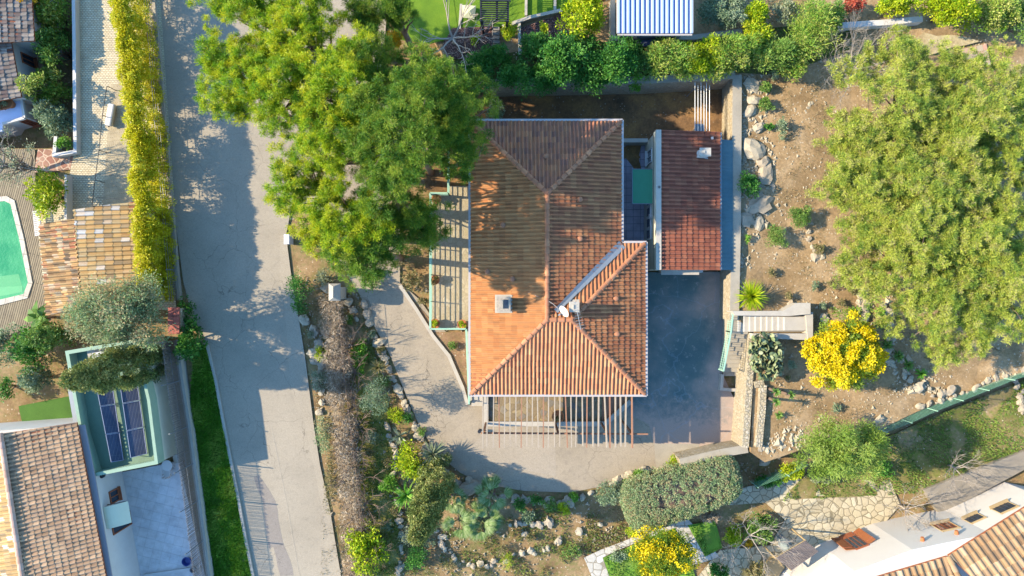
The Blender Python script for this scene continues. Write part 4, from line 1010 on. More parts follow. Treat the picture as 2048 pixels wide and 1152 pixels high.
# ================================================================ north garden
mr = thing('metal_roof_shed', 'shed with a blue-grey ribbed metal roof at the top edge of the picture', 'shed', tuple(W(1308, -20, 2)))
ZM = 4.6
a = W(1237, 66, ZM); b = W(1383, -120, ZM)
MB().box(a.x+.3, b.x-.3, a.y+.3, b.y-.3, 2, ZM-.15).build('wall', M_white, mr)
m_ = MB(); m_.box(a.x, b.x, a.y, b.y, ZM-.12, ZM-.02)
rf = m_.build('roof_panel', flat('blue_grey_sheet_metal', '#7c94bc', k=.55, var=.06, rough=.45, metal=.2), mr)
m_ = MB(); n = 15
for k in range(n+1):
    x = a.x + (b.x-a.x)*k/n; m_.add([(x-.10, a.y-.02, ZM-.02), (x-.05, a.y-.02, ZM+.08), (x+.05, a.y-.02, ZM+.08), (x+.10, a.y-.02, ZM-.02), (x-.10, b.y, ZM-.02), (x-.05, b.y, ZM+.08), (x+.05, b.y, ZM+.08), (x+.10, b.y, ZM-.02)], [(0, 1, 5, 4), (1, 2, 6, 5), (2, 3, 7, 6), (3, 2, 1, 0)])
m_.build('roof_ribs', flat('pale_blue_sheet_metal', '#b0c0dc', k=.6, var=.06, rough=.45), rf)
m_ = MB(); m_.bar((a.x-.05, a.y-.08, ZM-.1), (b.x+.05, a.y-.08, ZM-.1), .1, .12); m_.bar((a.x-.06, a.y, ZM), (a.x-.06, b.y, ZM), .1, .14); m_.bar((b.x+.06, a.y, ZM), (b.x+.06, b.y, ZM), .08, .12); m_.build('gutter', M_gutter, mr)
low_wall('terrace_edge', [(1226, 4), (1226, 76), (1390, 74), (1480, 62)], .3, 1.9, 2.5, M_conc, 'pale masonry ledge around the foot of the metal-roofed shed', 'wall')
ap = thing('awning', 'dark rolled awning hanging below the eave of the metal-roofed shed', 'awning', tuple(W(1310, 75, 3)))
m_ = MB(); a1 = W(1266, 75, 3.6); b1 = W(1352, 72, 3.6); m_.tube([a1, b1], .14, 10); m_.build('roller', M_blackmetal, ap)
m_ = MB(); m_.bar(a1+Vector((0, -.2, -.3)), b1+Vector((0, -.2, -.3)), .5, .04); m_.build('canvas', flat('dark_canvas', '#4a5068', var=.2), ap)
# black garden arbour on the lawn
ab = thing('garden_arbour', 'black slatted garden arbour standing on the bright lawn at the top edge', 'arbour', tuple(W(985, 15, 2)))
ZA = 4.4; m_ = MB()
for k in range(22): y = 34-4.4*k; m_.bar(W(962, y+8, ZA), W(1016, y+8, ZA), .05, .1)
m_.build('slats', M_blackmetal, ab)
m_ = MB()
for x in (962, 994, 1016): m_.bar(W(x, 44, ZA-.15), W(x, -70, ZA-.15), .12, .14)
m_.each('beam', M_blackmetal, ab)
m_ = MB()
for x in (964, 1014):
    for y in (42, -60): p = W(x, y, ZA-.2); m_.bar((p.x, p.y, 2.1), (p.x, p.y, ZA-.2), .13, .13)
m_.each('post', M_blackmetal, ab)
m_ = MB(); a1 = W(962, 3, ZA+.12); b1 = W(1021, -30, ZA+.12); m_.box(a1.x, b1.x, a1.y, b1.y, ZA+.1, ZA+.16); m_.build('roof_board', M_blackmetal, ab)
bn = thing('garden_bench', 'dark slatted bench at the top of the garden steps', 'bench', tuple(W(973, 48, 2.1)))
m_ = MB()
for k in range(4): m_.bar(W(961, 42+3.4*k, 2.6), W(985, 42+3.4*k, 2.6), .07, .03)
m_.build('seat', M_blackmetal, bn); m_ = MB()
for x in (961, 985):
    for y in (42, 54): p = W(x, y, 2.55); m_.bar((p.x, p.y, 2.1), (p.x, p.y, 2.6), .05, .05)
m_.each('leg', M_blackmetal, bn)
gs_ = thing('garden_steps', 'dark stone steps with a handrail descending from the lawn between gravel beds', 'steps', tuple(W(992, 80, 2.1)))
m_ = MB()
for k in range(7): a = W(986, 62+8*k, 2.3); b = W(999, 55+8*k, 2.3); m_.box(a.x, b.x, a.y, b.y, 2.0, 2.42-.05*k)
m_.build('steps', flat('slate_steps', '#8a8478', var=.3), gs_); m_ = MB(); m_.tube([W(986, 40, 3.2), W(984, 110, 2.9)], .035, 6)
for y in (45, 75, 105): p = W(985, y, 3.0); m_.tube([(p.x, p.y, 2), p+Vector((0, 0, .05))], .025, 6)
m_.build('handrail', M_blackmetal, gs_)
sl_ = thing('sun_sail', 'folded beige canvas sheet lying on the lawn left of the arbour', 'canvas', tuple(W(940, 25, 2.2)))
m_ = MB(); m_.add([W(925, 10, 2.35), W(952, 12, 2.5), W(949, 38, 2.3), W(925, 35, 2.25), W(939, 22, 2.55)], [(0, 1, 4), (1, 2, 4), (2, 3, 4), (3, 0, 4)]); 
o = m_.build('canvas_sheet', flat('beige_canvas', '#c4c49c', var=.1), sl_); s = o.modifiers.new('s', 'SOLIDIFY'); s.thickness = .03
low_wall('lawn_edging', [(922, 10), (919, 55)], .15, 2.0, 2.2, M_conc, 'short pale edging left of the folded canvas on the lawn', 'edging')
low_wall('lawn_edging', [(1053, -60), (1052, 28)], .16, 2.0, 2.3, M_conc, 'straight pale edging crossing the bright lawn, nearer the arbour', 'edging')
low_wall('lawn_edging', [(1111, -60), (1110, 18)], .16, 2.0, 2.3, M_conc, 'straight pale edging crossing the bright lawn, nearer the tall shrub', 'edging')
low_wall('bed_edging', [(1008, 52), (1060, 34), (1122, 20)], .2, 2.0, 2.35, M_conc, 'curved cream border between the lawn and the red gravel bed', 'edging')
low_wall('bed_edging', [(1038, 45), (1040, 105)], .2, 2.0, 2.32, M_conc, 'pale border on the left side of the red gravel bed with the small shrub', 'edging')
low_wall('garden_wall', [(1690, 50), (1780, 44), (1840, 38)], .35, 1.9, 2.6, M_white, 'white rendered wall at the top right beside the yellow-green hedge')
sheet('tiled_square', PH([(1913, 100), (1972, 88), (1981, 131), (1935, 120)], 2.2), 2.24, M_checker, step=.7, skirt=1.9)
# ================================================================ patio on the left
low_wall('planter_wall', [(146, -60), (148, 80), (149, 200), (150, 303), (108, 310), (111, 276)], .22, -1.5, .45, M_white, 'long white planter wall along the left edge of the beige patio')
low_wall('planter_wall', [(131, 352), (131, 436)], .16, 0, .6, M_white, 'short white planter wall right of the citrus bush')
bx = thing('rolled_awning', 'white rolled cover lying on the beige patio near the yellow hedge', 'cover', tuple(W(221, 230, .1)))
m_ = MB(); m_.bar(W(225, 208, .3), W(217, 252, .3), .42, .3); m_.build('cover_roll', M_white, bx, bevel=.08); m_ = MB(); m_.tube([W(225, 207, .3), W(217, 254, .3)], .06, 8); m_.build('roller', M_blackmetal, bx)
cf = thing('cable_rail', 'thin cable railing with slim posts on the sloping part of the patio', 'railing', tuple(W(200, 300, 0)))
m_ = MB()
top = [W(214, 172, 1.0), W(205, 230, 1.0), W(198, 300, 1.0), W(190, 360, 1.0), W(184, 412, 1.0)]
m_.tube(top, .022, 5); 
for p in top: m_.tube([(p.x, p.y, 0), p], .025, 6)
for (a, b) in (((198, 304), (262, 312)), ((190, 348), (262, 352)), ((184, 394), (262, 400))): m_.tube([W(*a, .9), W(*b, .9)], .012, 4)
m_.build('rails', M_blackmetal, cf)
lg = thing('sun_lounger', 'white slatted lounger standing beside the pool deck under the citrus bush', 'sun lounger', tuple(W(72, 448, .1)))
m_ = MB()
for k in range(14): m_.bar(W(66+k*.35, 424+k*3.6, .38), W(78+k*.35, 422+k*3.6, .38), .08, .03)
m_.build('slats', M_white, lg); m_ = MB()
for k in (0, 13): 
    for x in (67, 79): p = W(x+k*.35, 424+k*3.6, .36); m_.bar((p.x, p.y, 0), (p.x, p.y, .36), .04, .04)
m_.bar(W(66, 422, .35), W(71, 472, .35), .04, .05); m_.bar(W(79, 422, .35), W(84, 470, .35), .04, .05)
m_.build('frame', M_white, lg)
# ================================================================ houses on the left
def wp(pp, z): return [tuple(W(x, y, z)[:2]) for x, y in pp]
def slope_roof(parent, pp, zs, mt, eave, name='roof', seed=0, **kw):
    zs = tuple(zs) + (zs[-1],)*(len(pp)-len(zs))
    """pp image corners with heights zs; returns roof part with tiles"""
    P = [W(x, y, z) for (x, y), z in zip(pp, zs)]
    # make the polygon exactly planar from its first three corners
    n = (P[1]-P[0]).cross(P[2]-P[0]).normalized()
    for q in range(3, len(P)): P[q].z = P[0].z - ((P[q].x-P[0].x)*n.x + (P[q].y-P[0].y)*n.y)/n.z
    m = MB(); deck_under(m, P); r = m.build(name, M_woodbrown, parent)
    e = P[eave[1]]-P[eave[0]]; tile_roof('tile_slope', P, (e.x, e.y, 0), mt, r, seed=seed, **kw); return r
# north-west house
nw = thing('house', 'house at the top left corner with dark weathered tile roof and white walls', 'house', (-33, 12, 0))
zt = 1.9
MB().prism(wp([(-160, -120), (46, -120), (60, 78), (18, 82), (38, 192), (-160, 215)], zt-.3), -1.55, zt-.35).build('wall', M_white, nw)
slope_roof(nw, [(57, -120), (69, 82), (-180, 92), (-190, -120)], (zt, zt, zt+1.6), M_tile_g, (0, 1), seed=21, pitch=.26, amp=.06, jit=.03)
slope_roof(nw, [(22, 80), (43, 194), (-180, 232), (-190, 90)], (zt-.25, zt-.25, zt+1.1), M_tile_g, (0, 1), seed=22, pitch=.26, amp=.06, jit=.03)
wl = wp([(18, 82), (38, 192)], zt-.3)
for t0, t1 in ((.12, .3), (.62, .82)):
    window_on(nw, wl[1], wl[0], 1-t1, 1-t0, -.5, .7, M_woodbrown, M_glass)
MB().prism(wp([(-160, 206), (44, 197), (50, 236), (6, 248), (4, 262), (-160, 285)], .7), .58, .7).build('terrace_slab', flat('white_terrace_floor', '#d8dcec', k=.7, var=.05), nw)
MB().prism(wp([(-160, 210), (41, 201), (45, 232), (4, 244), (-4, 256), (-160, 278)], .6), -1.55, .58).build('terrace_wall', M_white, nw)
m_ = MB(); pp = [W(*q, .8) for q in [(-100, 204), (44, 198), (50, 236), (6, 248)]]
for a, b in zip(pp[:-1], pp[1:]): m_.bar(a, b, .16, .2)
m_.build('terrace_parapet', M_white, nw)
wl = wp([(4, 244), (45, 232)], .6)
window_on(nw, wl[0], wl[1], .55, .85, -1.2, 0.1, M_woodbrown, M_glass)
for (x, y, lab) in ((-4, 212, 'terracotta pot of greenery on the white terrace, cut by the left edge of the picture'), (10, 213, 'terracotta pot with a small cactus on the white terrace, middle one of the three'), (25, 210, 'terracotta pot on the white terrace nearest the house wall')):
    pot(x, y, .71, .34, .5, lab, True, None, None, 'flower_pot', M_lf_olive)

# pool house with ochre tiles
ph = thing('pool_house', 'pool house with two ochre barrel-tile roof slopes beside the yellow hedge', 'pool house', (-27.5, 1.5, 0))
MB().prism(wp([(155, 425), (282, 408), (290, 598), (180, 622)], 2.5), 0, 2.35).build('wall', M_cream, ph)
MB().prism(wp([(88, 450), (150, 440), (172, 612), (100, 628)], 2.4), 0, 2.25).build('side_wall', M_cream, ph)
slope_roof(ph, [(290, 401), (300, 600), (168, 622), (148, 419)], (2.5, 2.5, 3.1), M_tile_y, (0, 1), seed=31, pitch=.28, course=.5, amp=.13, jit=.01, lift=.012)
slope_roof(ph, [(79, 449), (94, 632), (166, 616), (150, 438)], (2.45, 2.45, 2.9), M_tile_old, (0, 1), name='lower_roof', seed=32, pitch=.26, course=.42, amp=.12, jit=.05)

# flat roofed annex with solar panels
fa = thing('flat_roofed_building', 'low building with pale green parapet and a flat roof carrying solar panels', 'building', tuple(W(240, 830, 0)))
M_roofgreen = flat('teal_flat_roof', '#7f9a7c', k=.5, var=.25, scale=1.0)
Z1 = 3.3
out = wp([(130, 702), (272, 678), (300, 800), (316, 928), (184, 954), (160, 870)], Z1)
inn = wp([(138, 708), (266, 686), (294, 800), (309, 922), (189, 946), (166, 870)], Z1)
MB().prism(wp([(131, 703), (271, 679), (299, 800), (315, 927), (185, 953), (161, 870)], Z1), 0, 2.55).build('wall', M_cream, fa)
m_ = MB(); rect_ring(m_, out, inn, 2.5, Z1); m_.build('parapet', flat('pale_green_coping', '#a8c4a4', k=.45, var=.2), fa)
MB().prism(inn, 2.552, 2.56).build('roof_deck', M_roofgreen, fa)
MB().prism(wp([(135, 762), (150, 760), (178, 944), (166, 948)], 2.9), 2.2, 3.0).build('side_gutter', M_metalgrey, fa)
MB().prism(wp([(170, 700), (216, 690), (224, 716), (178, 726)], 3.0), 2.562, 2.9).build('skylight_box', M_conc, fa)
MB().prism(wp([(181, 707), (207, 702), (209, 712), (184, 717)], 3.25), 2.9, 3.2).build('air_unit', M_white, fa)
M_panel = brick_mat('solar_glass', '#4c5264', '#484e60', '#70747c', 1.7, .16, rot=R(-82), ms=.008, off=0, k=.6)
def solar(c4, idx, lab):
    z0, z1 = 2.75, 3.25; t = thing('solar_panel', lab, 'solar panel', tuple(W(*c4[0], z0)), 'solar panels on the flat roof')
    P = [W(*c4[0], z0+.35), W(*c4[1], z0), W(*c4[2], z0), W(*c4[3], z0+.35)]
    n = (P[1]-P[0]).cross(P[3]-P[0]).normalized(); n = n if n.z > 0 else -n
    m = MB(); m.add([p+n*.0 for p in P]+[p-n*.045 for p in P], [(0, 1, 2, 3), (7, 6, 5, 4), (0, 4, 5, 1), (1, 5, 6, 2), (2, 6, 7, 3), (3, 7, 4, 0)]); m.build('panel_glass', M_panel, t)
    m = MB()
    for a, b in zip(P, P[1:]+P[:1]): m.bar(a, b, .03, .06)
    m.build('panel_frame', flat('aluminium_frame', '#9094a4', var=.05, rough=.4), t)
    m = MB()
    for p in P: m.bar((p.x*.999, p.y*.999, 2.56), p-n*.05, .04, .04)
    m.each('leg', M_metalgrey, t)
def lerp2(a, b, t): return (a[0]+(b[0]-a[0])*t, a[1]+(b[1]-a[1])*t)
for ci, (tl, tr_, br, bl) in enumerate((((190, 756), (222, 752), (247, 921), (223, 925)), ((238, 752), (272, 747), (294, 908), (262, 916)))):
    for k in range(3):
        t0, t1 = k/3+.006, (k+1)/3-.006
        solar([lerp2(tl, bl, t0), lerp2(tr_, br, t0), lerp2(tr_, br, t1), lerp2(tl, bl, t1)], ci*3+k,
              '%s solar panel of the %s column on the flat roof with green parapet' % (('northernmost', 'middle', 'southernmost')[k], ('left', 'right')[ci]))
# white side wall and lower strip right of it
low_wall('garden_wall', [(318, 760), (334, 840), (352, 922)], .3, 0, .9, M_conc, 'low beige wall between the flat-roofed building and the mesh fence')
low_wall('garden_wall', [(0, 862), (158, 846)], .3, 0, 1.0, M_white, 'white garden wall along the north side of the tan-tiled house')

# south-west house
sw = thing('house', 'house at the lower left with tan barrel-tile roof and a white wall beside its terrace', 'house', (-30, -16, 0))
ZW = 3.7
MB().prism(wp([(-140, 872), (156, 850), (160, 862), (186, 953), (222, 1152), (262, 1400), (-140, 1400)], 3.4), 0, 3.38).build('wall', M_white, sw)
MB().prism(wp([(150, 851), (170, 850), (190, 953), (224, 1152), (262, 1380), (240, 1380), (205, 1152), (170, 953)], 3.45), 3.382, 3.46).build('eave_shade_strip', flat('lilac_grey_eave_shade', '#b0acac', k=.42, var=.06), sw)  # eave shade put into the colour of a lilac-grey strip
slope_roof(sw, [(154, 845), (214, 1160), (52, 1195), (2, 868)], (ZW, ZW, ZW+1.0), M_tile_t, (0, 1), seed=41, pitch=.25, amp=.09)
slope_roof(sw, [(214.5, 1164), (262, 1420), (92, 1450), (52.5, 1199)], (ZW, ZW, ZW+1.0), M_tile_t, (0, 1), seed=42, pitch=.25, amp=.09)
slope_roof(sw, [(-1, 868), (49, 1195), (-170, 1240), (-170, 900)], (ZW+1.0, ZW+1.0, ZW+.1), M_tile_y, (0, 1), seed=43, pitch=.235, amp=.07)
wr = sw
ridge('ridge_tiles', W(1, 866, ZW+1.03), W(51, 1195, ZW+1.03), tile_mat('pale_ridge_tiles', ['#d8b094', '#c89c80', '#c8a894'], jit=.2), sw, r=.15)
wl = wp([(186, 953), (222, 1152)], 3.4)   # east wall line, outward to +x : a must be the south end
window_on(sw, wl[1], wl[0], .66, .78, 1.3, 2.2, M_woodbrown, M_glass)
q = window_on(sw, wl[1], wl[0], .36, .50, .5, 2.5, M_woodbrown, M_glass, name='door', bars=0)
m_ = MB(); a = Vector(wl[0]).lerp(Vector(wl[1]), .33); b = Vector(wl[0]).lerp(Vector(wl[1]), .55); d = (b-a).normalized(); nn_ = Vector((-d.y, d.x)); nn_ = nn_ if nn_.x > 0 else -nn_
prev = None
for k in range(8):
    f = k/7; off = nn_*(.03+1.25*f); z = 3.05 - .55*f*f
    cur = [(a.x+off.x, a.y+off.y, z), (b.x+off.x, b.y+off.y, z)]
    if prev: m_.add([prev[0], prev[1], cur[1], cur[0]], [(0, 1, 2, 3)])
    prev = cur
o = m_.build('awning', flat('cream_polycarbonate', '#d8d4b0', k=.6, var=.06, rough=.3), sw); s = o.modifiers.new('s', 'SOLIDIFY'); s.thickness = .03
m_ = MB(); 
for c in (a, b): m_.bar((c.x, c.y, 2.55), (c.x+nn_.x*1.2, c.y+nn_.y*1.2, 2.5), .04, .04)
m_.each('awning_bracket', M_blackmetal, sw)
p = Vector(wl[0]).lerp(Vector(wl[1]), .03) + nn_*.1; m_ = MB(); m_.lathe(p.x, p.y, [(.05, 2.5), (.13, 2.55), (.13, 2.75), (.03, 2.8)], 12); m_.build('wall_lamp', M_blackmetal, sw)
# round turret roof
zt2 = 3.6; c_ = W(-6, 1168, zt2+.6); r_ = 2.05
bm = bmesh.new(); uvl = bm.loops.layers.uv.new('UVMap'); NS = 26; sub = 6; rows = []
for rr, dz in ((.1, .55), (.45, .45), (.46, .5), (.8, .38), (.81, .43), (1.0, .3)):
    row = []
    for k in range(NS*sub):
        t = 2*math.pi*k/(NS*sub); hh = .06*abs(math.sin(math.pi*k/sub))*rr; row.append(bm.verts.new((c_.x+math.cos(t)*r_*rr, c_.y+math.sin(t)*r_*rr, zt2+dz*2-.55+hh)))
    rows.append(row)
for j in range(len(rows)-1):
    for k in range(NS*sub):
        k2 = (k+1) % (NS*sub); f = bm.faces.new((rows[j][k], rows[j+1][k], rows[j+1][k2], rows[j][k2]))
        for lp in f.loops: lp[uvl].uv = (int(k/(sub/2))+.5, j//2+.5)
me = bpy.data.meshes.new('turret_roof'); bm.to_mesh(me); bm.free(); me.materials.append(tile_mat('striped_turret_tiles', ['#8c4038', '#c89858', '#783028', '#d8a868'], jit=.15))
link('turret_roof', me, sw); MB().lathe(c_.x, c_.y, [(r_*.9, 0), (r_*.9, zt2-.05)], 24).build('turret_wall', M_white, sw)
# tiled terrace
sheet('terrace_floor', PXW([(236, 946), (345, 925), (358, 922), (412, 1160), (450, 1400), (310, 1400)], .45), .45, M_terrace_tiles, step=1, skirt=0)
low_wall('terrace_edge', [(290, 1152), (398, 1136)], .2, 0, .6, M_white, 'pale upstand at the south end of the tiled terrace')
tb = thing('garden_table', 'small round white table at the north-east corner of the tiled terrace', 'table', tuple(W(334, 930, .45)))
p = W(334, 931, 1.15); m_ = MB(); m_.lathe(p.x, p.y, [(.33, 1.13), (.35, 1.15), (.35, 1.17), (.33, 1.18)], 24); m_.build('tabletop', M_white, tb)
m_ = MB()
for k in range(4): t = k*1.57+.6; m_.tube([(p.x+.08*math.cos(t), p.y+.08*math.sin(t), 1.13), (p.x+.3*math.cos(t), p.y+.3*math.sin(t), .45)], .02, 6)
m_.each('leg', M_white, tb)
chh = thing('garden_chair', 'white plastic armchair pulled up to the round table on the terrace', 'chair', tuple(W(335, 945, .45)))
p = W(335, 946, .9); m_ = MB(); m_.box(p.x-.23, p.x+.23, p.y-.22, p.y+.2, .87, .9); m_.build('seat', M_white, chh, bevel=.02)
m_ = MB(); bk = [(p.x-.26, p.y+.2, 1.1), (p.x-.25, p.y-.1, 1.12), (p.x-.18, p.y-.26, 1.25), (p.x, p.y-.31, 1.3), (p.x+.18, p.y-.26, 1.25), (p.x+.25, p.y-.1, 1.12), (p.x+.26, p.y+.2, 1.1)]
m_.tube(bk, .028, 6)
for q in bk[1:6]: m_.bar((q[0]*1, q[1]+.02, .89), q, .09, .015)
m_.build('backrest', M_white, chh, smooth=False); 
for sx in (-.2, .2):
    for sy in (-.2, .17): m_ = MB(); m_.tube([(p.x+sx, p.y+sy, .87), (p.x+sx*1.15, p.y+sy*1.15, .45)], .018, 6); m_.build('leg', M_white, chh)
p = W(374, 1122, .6); bk_ = thing('basin', 'round dark blue basin on the terrace floor by the mesh fence', 'basin', (p.x, p.y, .45))
MB().lathe(p.x, p.y, [(.2, .455), (.28, .7), (.3, .72), (.27, .72), (.19, .5), (.05, .49)], 24).build('basin_bowl', flat('blue_plastic', '#30407c', k=.7, var=.1, rough=.3), bk_)
# striped chimney stack and bits near the mesh fence
MB().prism(wp([(196, 980), (206, 978), (208, 990), (198, 993)], 1.9), 1.0, 1.9) 
p = W(388, 1138, .6); MB().lathe(p.x, p.y, [(.14, .46), (.2, .8), (.17, .8), (.13, .5)], 18).build('small_pot', M_metalgrey, None, 'small grey pot at the south-east corner of the tiled terrace', 'pot')

# ================================================================ south-east house
se = thing('house', 'white house at the lower right with small windows and tan tile roofs', 'house', tuple(W(1900, 1120, 0)))
Pb = PXW([(2008, 964), (1885, 1018), (1745, 1047), (1640, 1086), (1566, 1138), (1540, 1200), (1700, 1600), (2700, 1500), (2500, 700), (2060, 975)])
ZS = 4.5
MB().prism(Pb, -.1, ZS).build('wall', flat('sunlit_white_render', '#ece2d2', k=.5, var=.08, scale=.5), se)
slope_roof(se, [(1896, 1110), (2052, 1012), (2400, 1150), (2200, 1400)], (ZS+.12, ZS+.12, ZS+1.8), M_tile_b, (0, 1), seed=51, pitch=.40, course=.55, amp=.1)
slope_roof(se, [(1740, 1157), (1893, 1112), (2010, 1320), (1830, 1420)], (ZS+.1, ZS+.1, ZS+.9), M_tile_b, (0, 1), seed=52, pitch=.40, course=.55, amp=.1)
ridge('verge_tiles', W(1896, 1112, ZS+.2), W(1960, 1240, ZS+.6), M_tile_b, se, r=.15)
wa, wb = Pb[0], Pb[1]; wc = Pb[2]; wd_ = Pb[3]; we = Pb[4]
M_sill = flat('ochre_sill', '#c4a878', k=.5, var=.15)
def recess_window(a, b, t0, t1, z0, z1, mg, name='window'):
    """framed opening; wall runs a->b with outward normal to the right of b->a"""
    a = Vector(a).to_3d(); b = Vector(b).to_3d(); d = (b-a).normalized(); n = Vector((-d.y, d.x, 0)); n = n if n.y > 0 else -n
    L = (b-a).length; p0 = a+d*L*t0; p1 = a+d*L*t1; up = Vector((0, 0, 1))
    m = MB()
    for p in (p0, p1): m.bar(p+up*(z0-.05)+n*.04, p+up*(z1+.05)+n*.03, .04, .05)
    m.bar(p0+up*z1+n*.06, p1+up*z1+n*.05, .1, .05); f = m.build(name, M_sill, se)
    m = MB(); m.add([p0+up*z0+n*.02, p1+up*z0+n*.02, p1+up*z1+n*.02, p0+up*z1+n*.02], [(0, 1, 2, 3)]); m.build('pane', mg, f)
    m = MB(); m.bar(p0+up*(z0-.04)+n*.1-d*.05, p1+up*(z0-.04)+n*.1+d*.05, .22, .06); m.build('sill', M_sill, f)
    m = MB()
    for k in range(1, 4): q = p0.lerp(p1, k/4); m.bar(q+up*z0+n*.05, q+up*z1+n*.05, .02, .02)
    m.build('window_bar', M_blackmetal, f)
recess_window(wa, wb, .34, .60, 2.3, 3.2, M_glass); recess_window(wa, wb, .78, 1.0, 2.1, 2.9, M_glass)
recess_window(wb, wc, .18, .42, 2.0, 3.1, M_woodbrown)
def lathe_vent(px, py): 
    p = W(px, py, 3.6); 
for (t, zz) in ((.30, 3.75), (.74, 3.7)):
    a = Vector(wb).lerp(Vector(wc), t); d = (Vector(wc)-Vector(wb)).normalized(); n = Vector((-d.y, d.x)); n = n if n.y > 0 else -n
    m = MB(); m.tube([(a.x-.12, a.y-.02, zz), (a.x+n.x*.22-.12, a.y+n.y*.22, zz+.05)], [.13, .1], 10); m.build('vent_spout', M_terracotta, se)
# shutters, french window and trellis porch
def shutter(c4, z0, z1): 
    m = MB(); P = [W(x, y, z) for (x, y), z in zip(c4, (z0, z0, z1, z1))]; m.add(P, [(0, 1, 2, 3)])
a3, b3 = Vector(wc), Vector(wd_); d3 = (b3-a3).normalized(); n3 = Vector((-d3.y, d3.x)); n3 = n3 if n3.y > 0 else -n3; L3 = (b3-a3).length
M_shut = flat('orange_brown_shutters', '#a86438', k=.5, var=.2, fine=10)
def leaf_shutter(t, w, ang, z0, z1):
    p = a3+d3*L3*t + n3*.05; ca = math.cos(ang); sa = math.sin(ang); dd = d3*ca + n3*sa; q = p+dd*w
    m = MB(); m.bar((p.x, p.y, (z0+z1)/2), (q.x, q.y, (z0+z1)/2), .05, z1-z0); s = m.build('shutter', M_shut, se)
    m = MB()
    for z in (z0+.3, z1-.3): m.bar((p.x+n3.x*.04, p.y+n3.y*.04, z), (q.x+n3.x*.04, q.y+n3.y*.04, z), .04, .1)
    m.build('shutter_batten', M_woodbrown, s)
m = MB(); p0 = a3+d3*L3*.42; p1 = a3+d3*L3*.66
m.bar((p0.x+n3.x*.02, p0.y+n3.y*.02, 1.25), (p1.x+n3.x*.02, p1.y+n3.y*.02, 1.25), .05, 2.3); fw = m.build('french_window', M_woodbrown, se)
m = MB()
for k in range(3):
    q0 = p0.lerp(p1, .08+.31*k); q1 = p0.lerp(p1, .3+.31*k); m.bar((q0.x+n3.x*.05, q0.y+n3.y*.05, 1.5), (q1.x+n3.x*.05, q1.y+n3.y*.05, 1.5), .02, 1.5)
m.build('pane', M_glass, fw)
leaf_shutter(.41, .5, R(165), .3, 2.3); leaf_shutter(.67, .55, R(15), .3, 2.3)
tp = thing('trellis_porch', 'weathered timber trellis canopy on yellow posts at the corner of the white house', 'canopy', tuple(W(1590, 1110, 0)))
A = W(1552, 1117, 2.2); B = W(1612, 1082, 2.2); Cc = W(1636, 1102, 2.3); D = W(1582, 1140, 2.3); m = MB()
for k in range(12): m.bar(A.lerp(D, k/11), B.lerp(Cc, k/11), .07, .05)
m.build('slats', flat('grey_weathered_boards', '#7c7068', var=.25, fine=10), tp); m = MB()
for p in (A, B, D): m.tube([(p.x, p.y, 0), p-Vector((0, 0, .03))], .06, 8)
m.bar(A-Vector((0, 0, .08)), B-Vector((0, 0, .08)), .08, .1); m.bar(D-Vector((0, 0, .08)), Cc-Vector((0, 0, .08)), .08, .1); m.build('posts', M_sill, tp)
MB().prism(PXW([(1526, 1128), (1552, 1115), (1570, 1135), (1550, 1160), (1520, 1165)], .3), 0, .3).build('platform', M_sill, None, 'low ochre platform beside the trellis canopy of the white house', 'platform')
bb = thing('barbecue_oven', 'grey masonry barbecue oven on the flagged terrace beside the trellis canopy', 'barbecue', tuple(W(1576, 1092, 0)))
P4 = wp([(1564, 1084), (1577, 1080), (1583, 1098), (1570, 1103)], 1.1); MB().prism(P4, 0, 1.1).build('oven_body', flat('grey_block', '#a8aca4', var=.2), bb, bevel=.05)
c = W(1576, 1094, 1.6); m = MB(); m.lathe(c.x, c.y, [(.4, 1.1), (.38, 1.35), (.2, 1.6), (.13, 1.7), (.13, 2.0)], 14); m.build('hood', flat('grey_hood', '#8c948c', var=.2), bb)
MB().prism(wp([(1576, 1092), (1584, 1090), (1588, 1102), (1580, 1104)], 1.15), 1.1, 1.16).build('hob', M_glass, bb)
